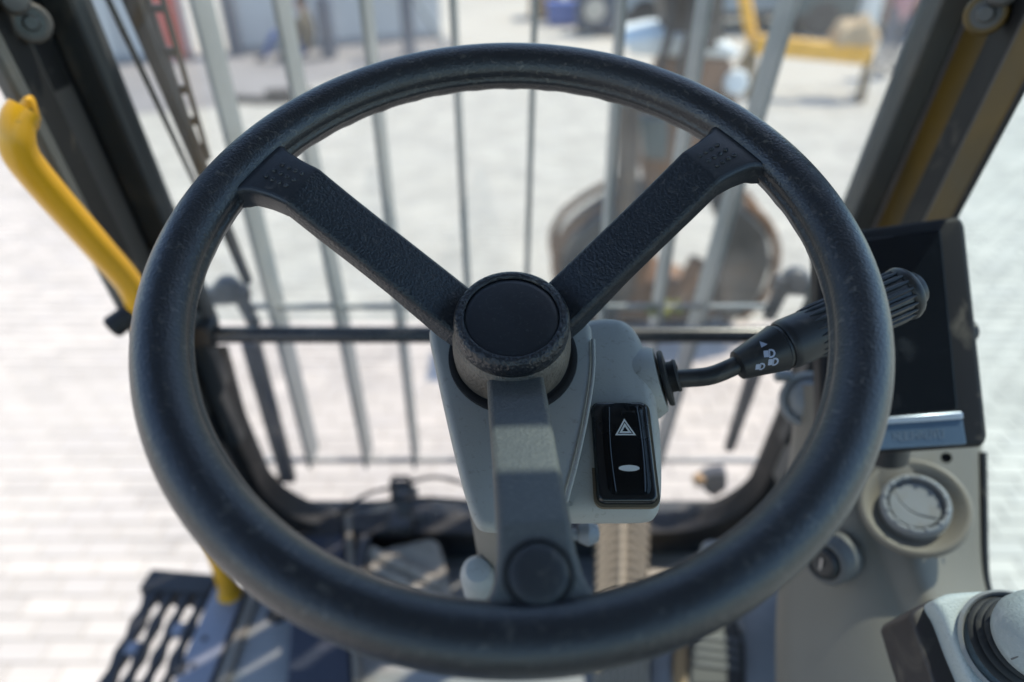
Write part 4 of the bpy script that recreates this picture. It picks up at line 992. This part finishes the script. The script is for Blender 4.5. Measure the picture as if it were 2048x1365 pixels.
b = BM(); lathe(b, [(.0500, -.004), (.0485, .0006), (.0455, .0014), (.0425, .0004), (.0370, -.0034), (.0320, -.006)], vc, vn, 56, cap=False); obj('vent_surround', b, M['grey2'], con, smooth=70)
vt = thing('air_vent', vc, 'round pale grey air vent on the right console', 'air vent')
b = BM(); lathe(b, [(.0310, -.008), (.0310, .004), (.0293, .0085), (.0270, .0095), (.0253, .0085), (.0246, .004), (.0246, -.004)], vc, vn, 56, cap=False); obj('vent_ring', b, M['ventgrey'], vt, smooth=60)
vx = (Vector((1, 0, 0)) - vn * vn.x).normalized(); vy = vn.cross(vx)
for k in range(12):
    a = 2 * pi * k / 12 + .1; q = vc + (vx * math.cos(a) + vy * math.sin(a)) * .0265 + vn * .0085
    b = BM(); bmesh.ops.create_icosphere(b, subdivisions=2, radius=.0025); bmesh.ops.translate(b, verts=b.verts, vec=q); obj('ring_lug', b, M['ventgrey'], vt)
b = BM(); lathe(b, [(.0248, -.004), (.0, -.0042)], vc, vn, 40, cap=False); obj('vent_throat', b, M['black'], vt)
def disc_part(sgn):
    out = []
    N = 26
    for k in range(N + 1):
        a = R(-45) + (pi if sgn > 0 else -pi) * k / N
        out.append((.0231 * math.cos(a), .0231 * math.sin(a)))
    # the parting line bows downward
    p1, p0 = out[-1], out[0]; cur = []
    for k in range(1, 12):
        f = k / 12; x = p1[0] + (p0[0] - p1[0]) * f; y = p1[1] + (p0[1] - p1[1]) * f
        bow = -.0085 * math.sin(pi * f); cur.append((x + bow * math.sin(R(45)), y + bow * math.cos(R(45)) - sgn * -.0008))
    return out + cur
for s in (1, -1):
    b = BM(); slab(b, [vc + vx * x + vy * y + vn * (.004 if s > 0 else .005) for x, y in disc_part(s)], -vn * .004); obj('vent_blade', b, M['ventgrey'], vt, bevel=.0008)
# small hole and screw on the console
b = BM(); lathe(b, [(.0048, .0005), (.0050, .0), (.0048, -.004), (0, -.004)], D(1893, 915, .704), vn, 18, cap=False); obj('hole_liner', b, M['rubber'], con)
b = BM(); lathe(b, [(0, .001), (.002, .0008), (.0024, 0)], D(1906, 1094, .690), vn, 12, cap=False); obj('screw', b, M['greydk'], con)
# key switch on the curved side
kc = D(1654, 1122, .712); kn = Vector((-.80, -.52, .22)).normalized()
b = BM(); lathe(b, [(.026, -.02), (.0245, .002), (.021, .006), (.018, .006), (.0175, .0)], kc, kn, 36, cap=False); ks = obj('key_switch', b, M['greydk'], con, smooth=50)
b = BM(); lathe(b, [(.0172, .004), (.0165, .010), (.0135, .012), (.0125, .010), (.004, .010), (0, .008)], kc, kn, 32); obj('lock_barrel', b, M['black'], ks)
b = BM(); beam(b, kc + kn * .0105 + Vector((0, -.002, -.006)), kc + kn * .0105 + Vector((0, .002, .006)), .002, .0015, up=kn); obj('key_slot', b, M['steel'], ks)
# pale round socket at the console top
sc_ = D(1618, 800, .80)
so = thing('socket', sc_, 'pale round socket on top of the console behind the stalk', 'socket'); sn = Vector((-.30, -.72, .62)).normalized()
b = BM(); lathe(b, [(.032, -.02), (.032, .004), (.029, .008), (.025, .008), (.0245, .004)], sc_, sn, 36, cap=False); obj('socket_ring', b, M['ventgrey'], so)
b = BM(); lathe(b, [(.0246, .002), (.020, .012), (.012, .017), (0, .018)], sc_, sn, 32, cap=False); obj('socket_cap', b, M['ventgrey'], so, smooth=60)
b = BM(); q = D(1566, 752, .80); box(b, q, (.02, .012, .012)); obj('socket_tab', b, M['ventgrey'], so, bevel=.003)
b = BM(); lathe(b, [(.02, -.04), (.02, .0), (.014, .008), (0, .010)], atZ(1425, 1100, -1.04), (0, 0, 1), 24, cap=False)
tag(obj('domed_knob', b, M['grey']), 'small pale domed knob low on the sill right of the beige pedal', 'knob')

# monitor
mc = [D(1632, 470, .655), D(1930, 429, .628), D(1980, 893, .598), D(1645, 915, .622)]
mn = (mc[1] - mc[0]).cross(mc[3] - mc[0]).normalized()
if mn.dot(EYE - mc[0]) < 0: mn = -mn
mo = thing('monitor', (mc[2] + mc[3]) / 2, 'black display monitor mounted right of the steering wheel', 'monitor')
def mp(u, v, o=0):                                                   # u right, v down on the monitor face
    a = mc[0].lerp(mc[1], u); c = mc[3].lerp(mc[2], u); return a.lerp(c, v) + mn * o
b = BM(); pillow(b, [mp(u, v) for u, v in rrect(0, 0, 1, 1, .06, 6)][::1], mn, .006, .028, 0, 5); obj('housing', b, M['bezel'], mo, smooth=55)
b = BM(); slab(b, [mp(u, v, .0016) for u, v in rrect(.05, .055, .83, .845, .015, 4)], -mn * .004); obj('screen', b, M['screen'], mo, smooth=40, bevel=.0006)
b = BM(); slab(b, [mp(u, v, .0015) for u, v in ((.01, .875), (.855, .875), (.865, .985), (.01, .985))], -mn * .01)
tb = obj('trim_bar', b, M['trimbar'], mo, bevel=.0012)
b = BM(); slab(b, [mp(u, v, .0045) for u, v in ((.01, .848), (.85, .848), (.857, .880), (.01, .880))], -mn * .008); obj('trim_ledge', b, M['silver'], mo, bevel=.0015)
# faint worn lettering on the bar, strokes no longer readable
b = BM(); xs = .44
rnd = random.Random(3)
for k in range(8):
    h0, h1 = .915, .952
    for (ua, va, ub, vb) in rnd.choice((((0, 0, 0, 1), (0, 0, 1, .5), (1, .5, 0, 1)), ((0, 0, 0, 1), (1, 0, 1, 1), (0, .5, 1, .5)), ((0, 1, .5, 0), (.5, 0, 1, 1)), ((0, 0, .5, 1), (.5, 1, 1, 0)), ((0, 0, 0, 1), (0, 1, 1, 1), (1, 0, 1, 1)))):
        A = mp(xs + ua * .026, h0 + va * (h1 - h0), .0018); B = mp(xs + ub * .026, h0 + vb * (h1 - h0), .0018)
        beam(b, A, B, .0009, .0004, up=mn)
    xs += .038
obj('faded_lettering', b, M['letter'], tb)
b = BM(); lathe(b, [(.010, 0), (.010, .003), (.008, .005), (0, .005)], mp(1.0, .5, -.02), (1, 0, 0), 18, cap=False); obj('side_knob', b, M['black'], mo)
b = BM(); tube(b, [mp(.5, .8, -.03), mp(.5, 1.02, -.06)], .02, 16); obj('mount', b, M['black'], mo)

# armrest pod with control lever boot
an = Vector((-.10, -.42, .90)).normalized(); ap = D(1960, 1260, .50)
def AP(px, py, o=0): return onplane(px, py, ap, an) + an * o
ar = thing('armrest_console', AP(1960, 1365, -.12), 'speckled pale grey armrest console at lower right', 'armrest')
out_px = ((1870, 1206), (1888, 1190), (1930, 1183), (2060, 1178), (2180, 1180), (2200, 1330), (2170, 1470), (2060, 1480), (1988, 1468), (1955, 1400), (1915, 1310), (1888, 1240))
b = BM(); pillow(b, spline([AP(x, y) for x, y in out_px], 4, closed=True), an, .005, .018, 0, 5); obj('top_panel', b, M['armtop'], ar, smooth=60)
sd_px = ((1842, 1216), (1872, 1194), (1930, 1182), (2180, 1180), (2200, 1330), (2170, 1470), (2060, 1480), (1940, 1470), (1905, 1400), (1870, 1310), (1850, 1250))
b = BM(); pillow(b, spline([AP(x, y, -.020) for x, y in sd_px], 4, closed=True), an, .004, .06, 0, 4); obj('side_shell', b, M['armside'], ar, smooth=60)
lv = thing('control_lever', AP(2010, 1290), 'grey control lever in a black ribbed boot on the armrest', 'lever')
bc = AP(2028, 1292, .001); bx = (an + Vector((.18, .10, 0))).normalized()
b = BM(); lathe(b, [(.0365, 0), (.0375, .0025), (.0355, .0045), (.0335, .003), (.033, -.006)], bc, an, 56, cap=False); obj('boot_ring', b, M['ventgrey'], lv, smooth=60)
prof = []
for k in range(5): z = .001 + k * .0052; r_ = .0325 - k * .0026; prof += [(r_, z), (r_ + .0012, z + .0016), (r_ - .0002, z + .0036), (r_ - .0035, z + .0046)]
b = BM(); lathe(b, prof, bc, bx, 56); obj('boot', b, M['rubber'], lv, smooth=60)
gc = bc + bx * .022 + Vector((-.006, -.003, 0))
b = BM(); lathe(b, [(.0225, 0), (.0270, .002), (.0292, .009), (.0288, .018), (.0260, .027), (.020, .034), (.011, .0385), (0, .0395)], gc, bx, 48); obj('grip', b, M['grip'], lv, smooth=60)
b = BM(); pts = []
gx = (Vector((.85, .5, 0)) - bx * bx.dot(Vector((.85, .5, 0)))).normalized(); gy = bx.cross(gx)
for k in range(25):
    a = -pi * .5 + pi * k / 24; pts.append(gc + bx * (.009 + .0305 * math.cos(a)) + gx * (.0291 * math.sin(a)))
tube(b, pts, .0006, 6); obj('grip_seam', b, M['greydk'], lv)
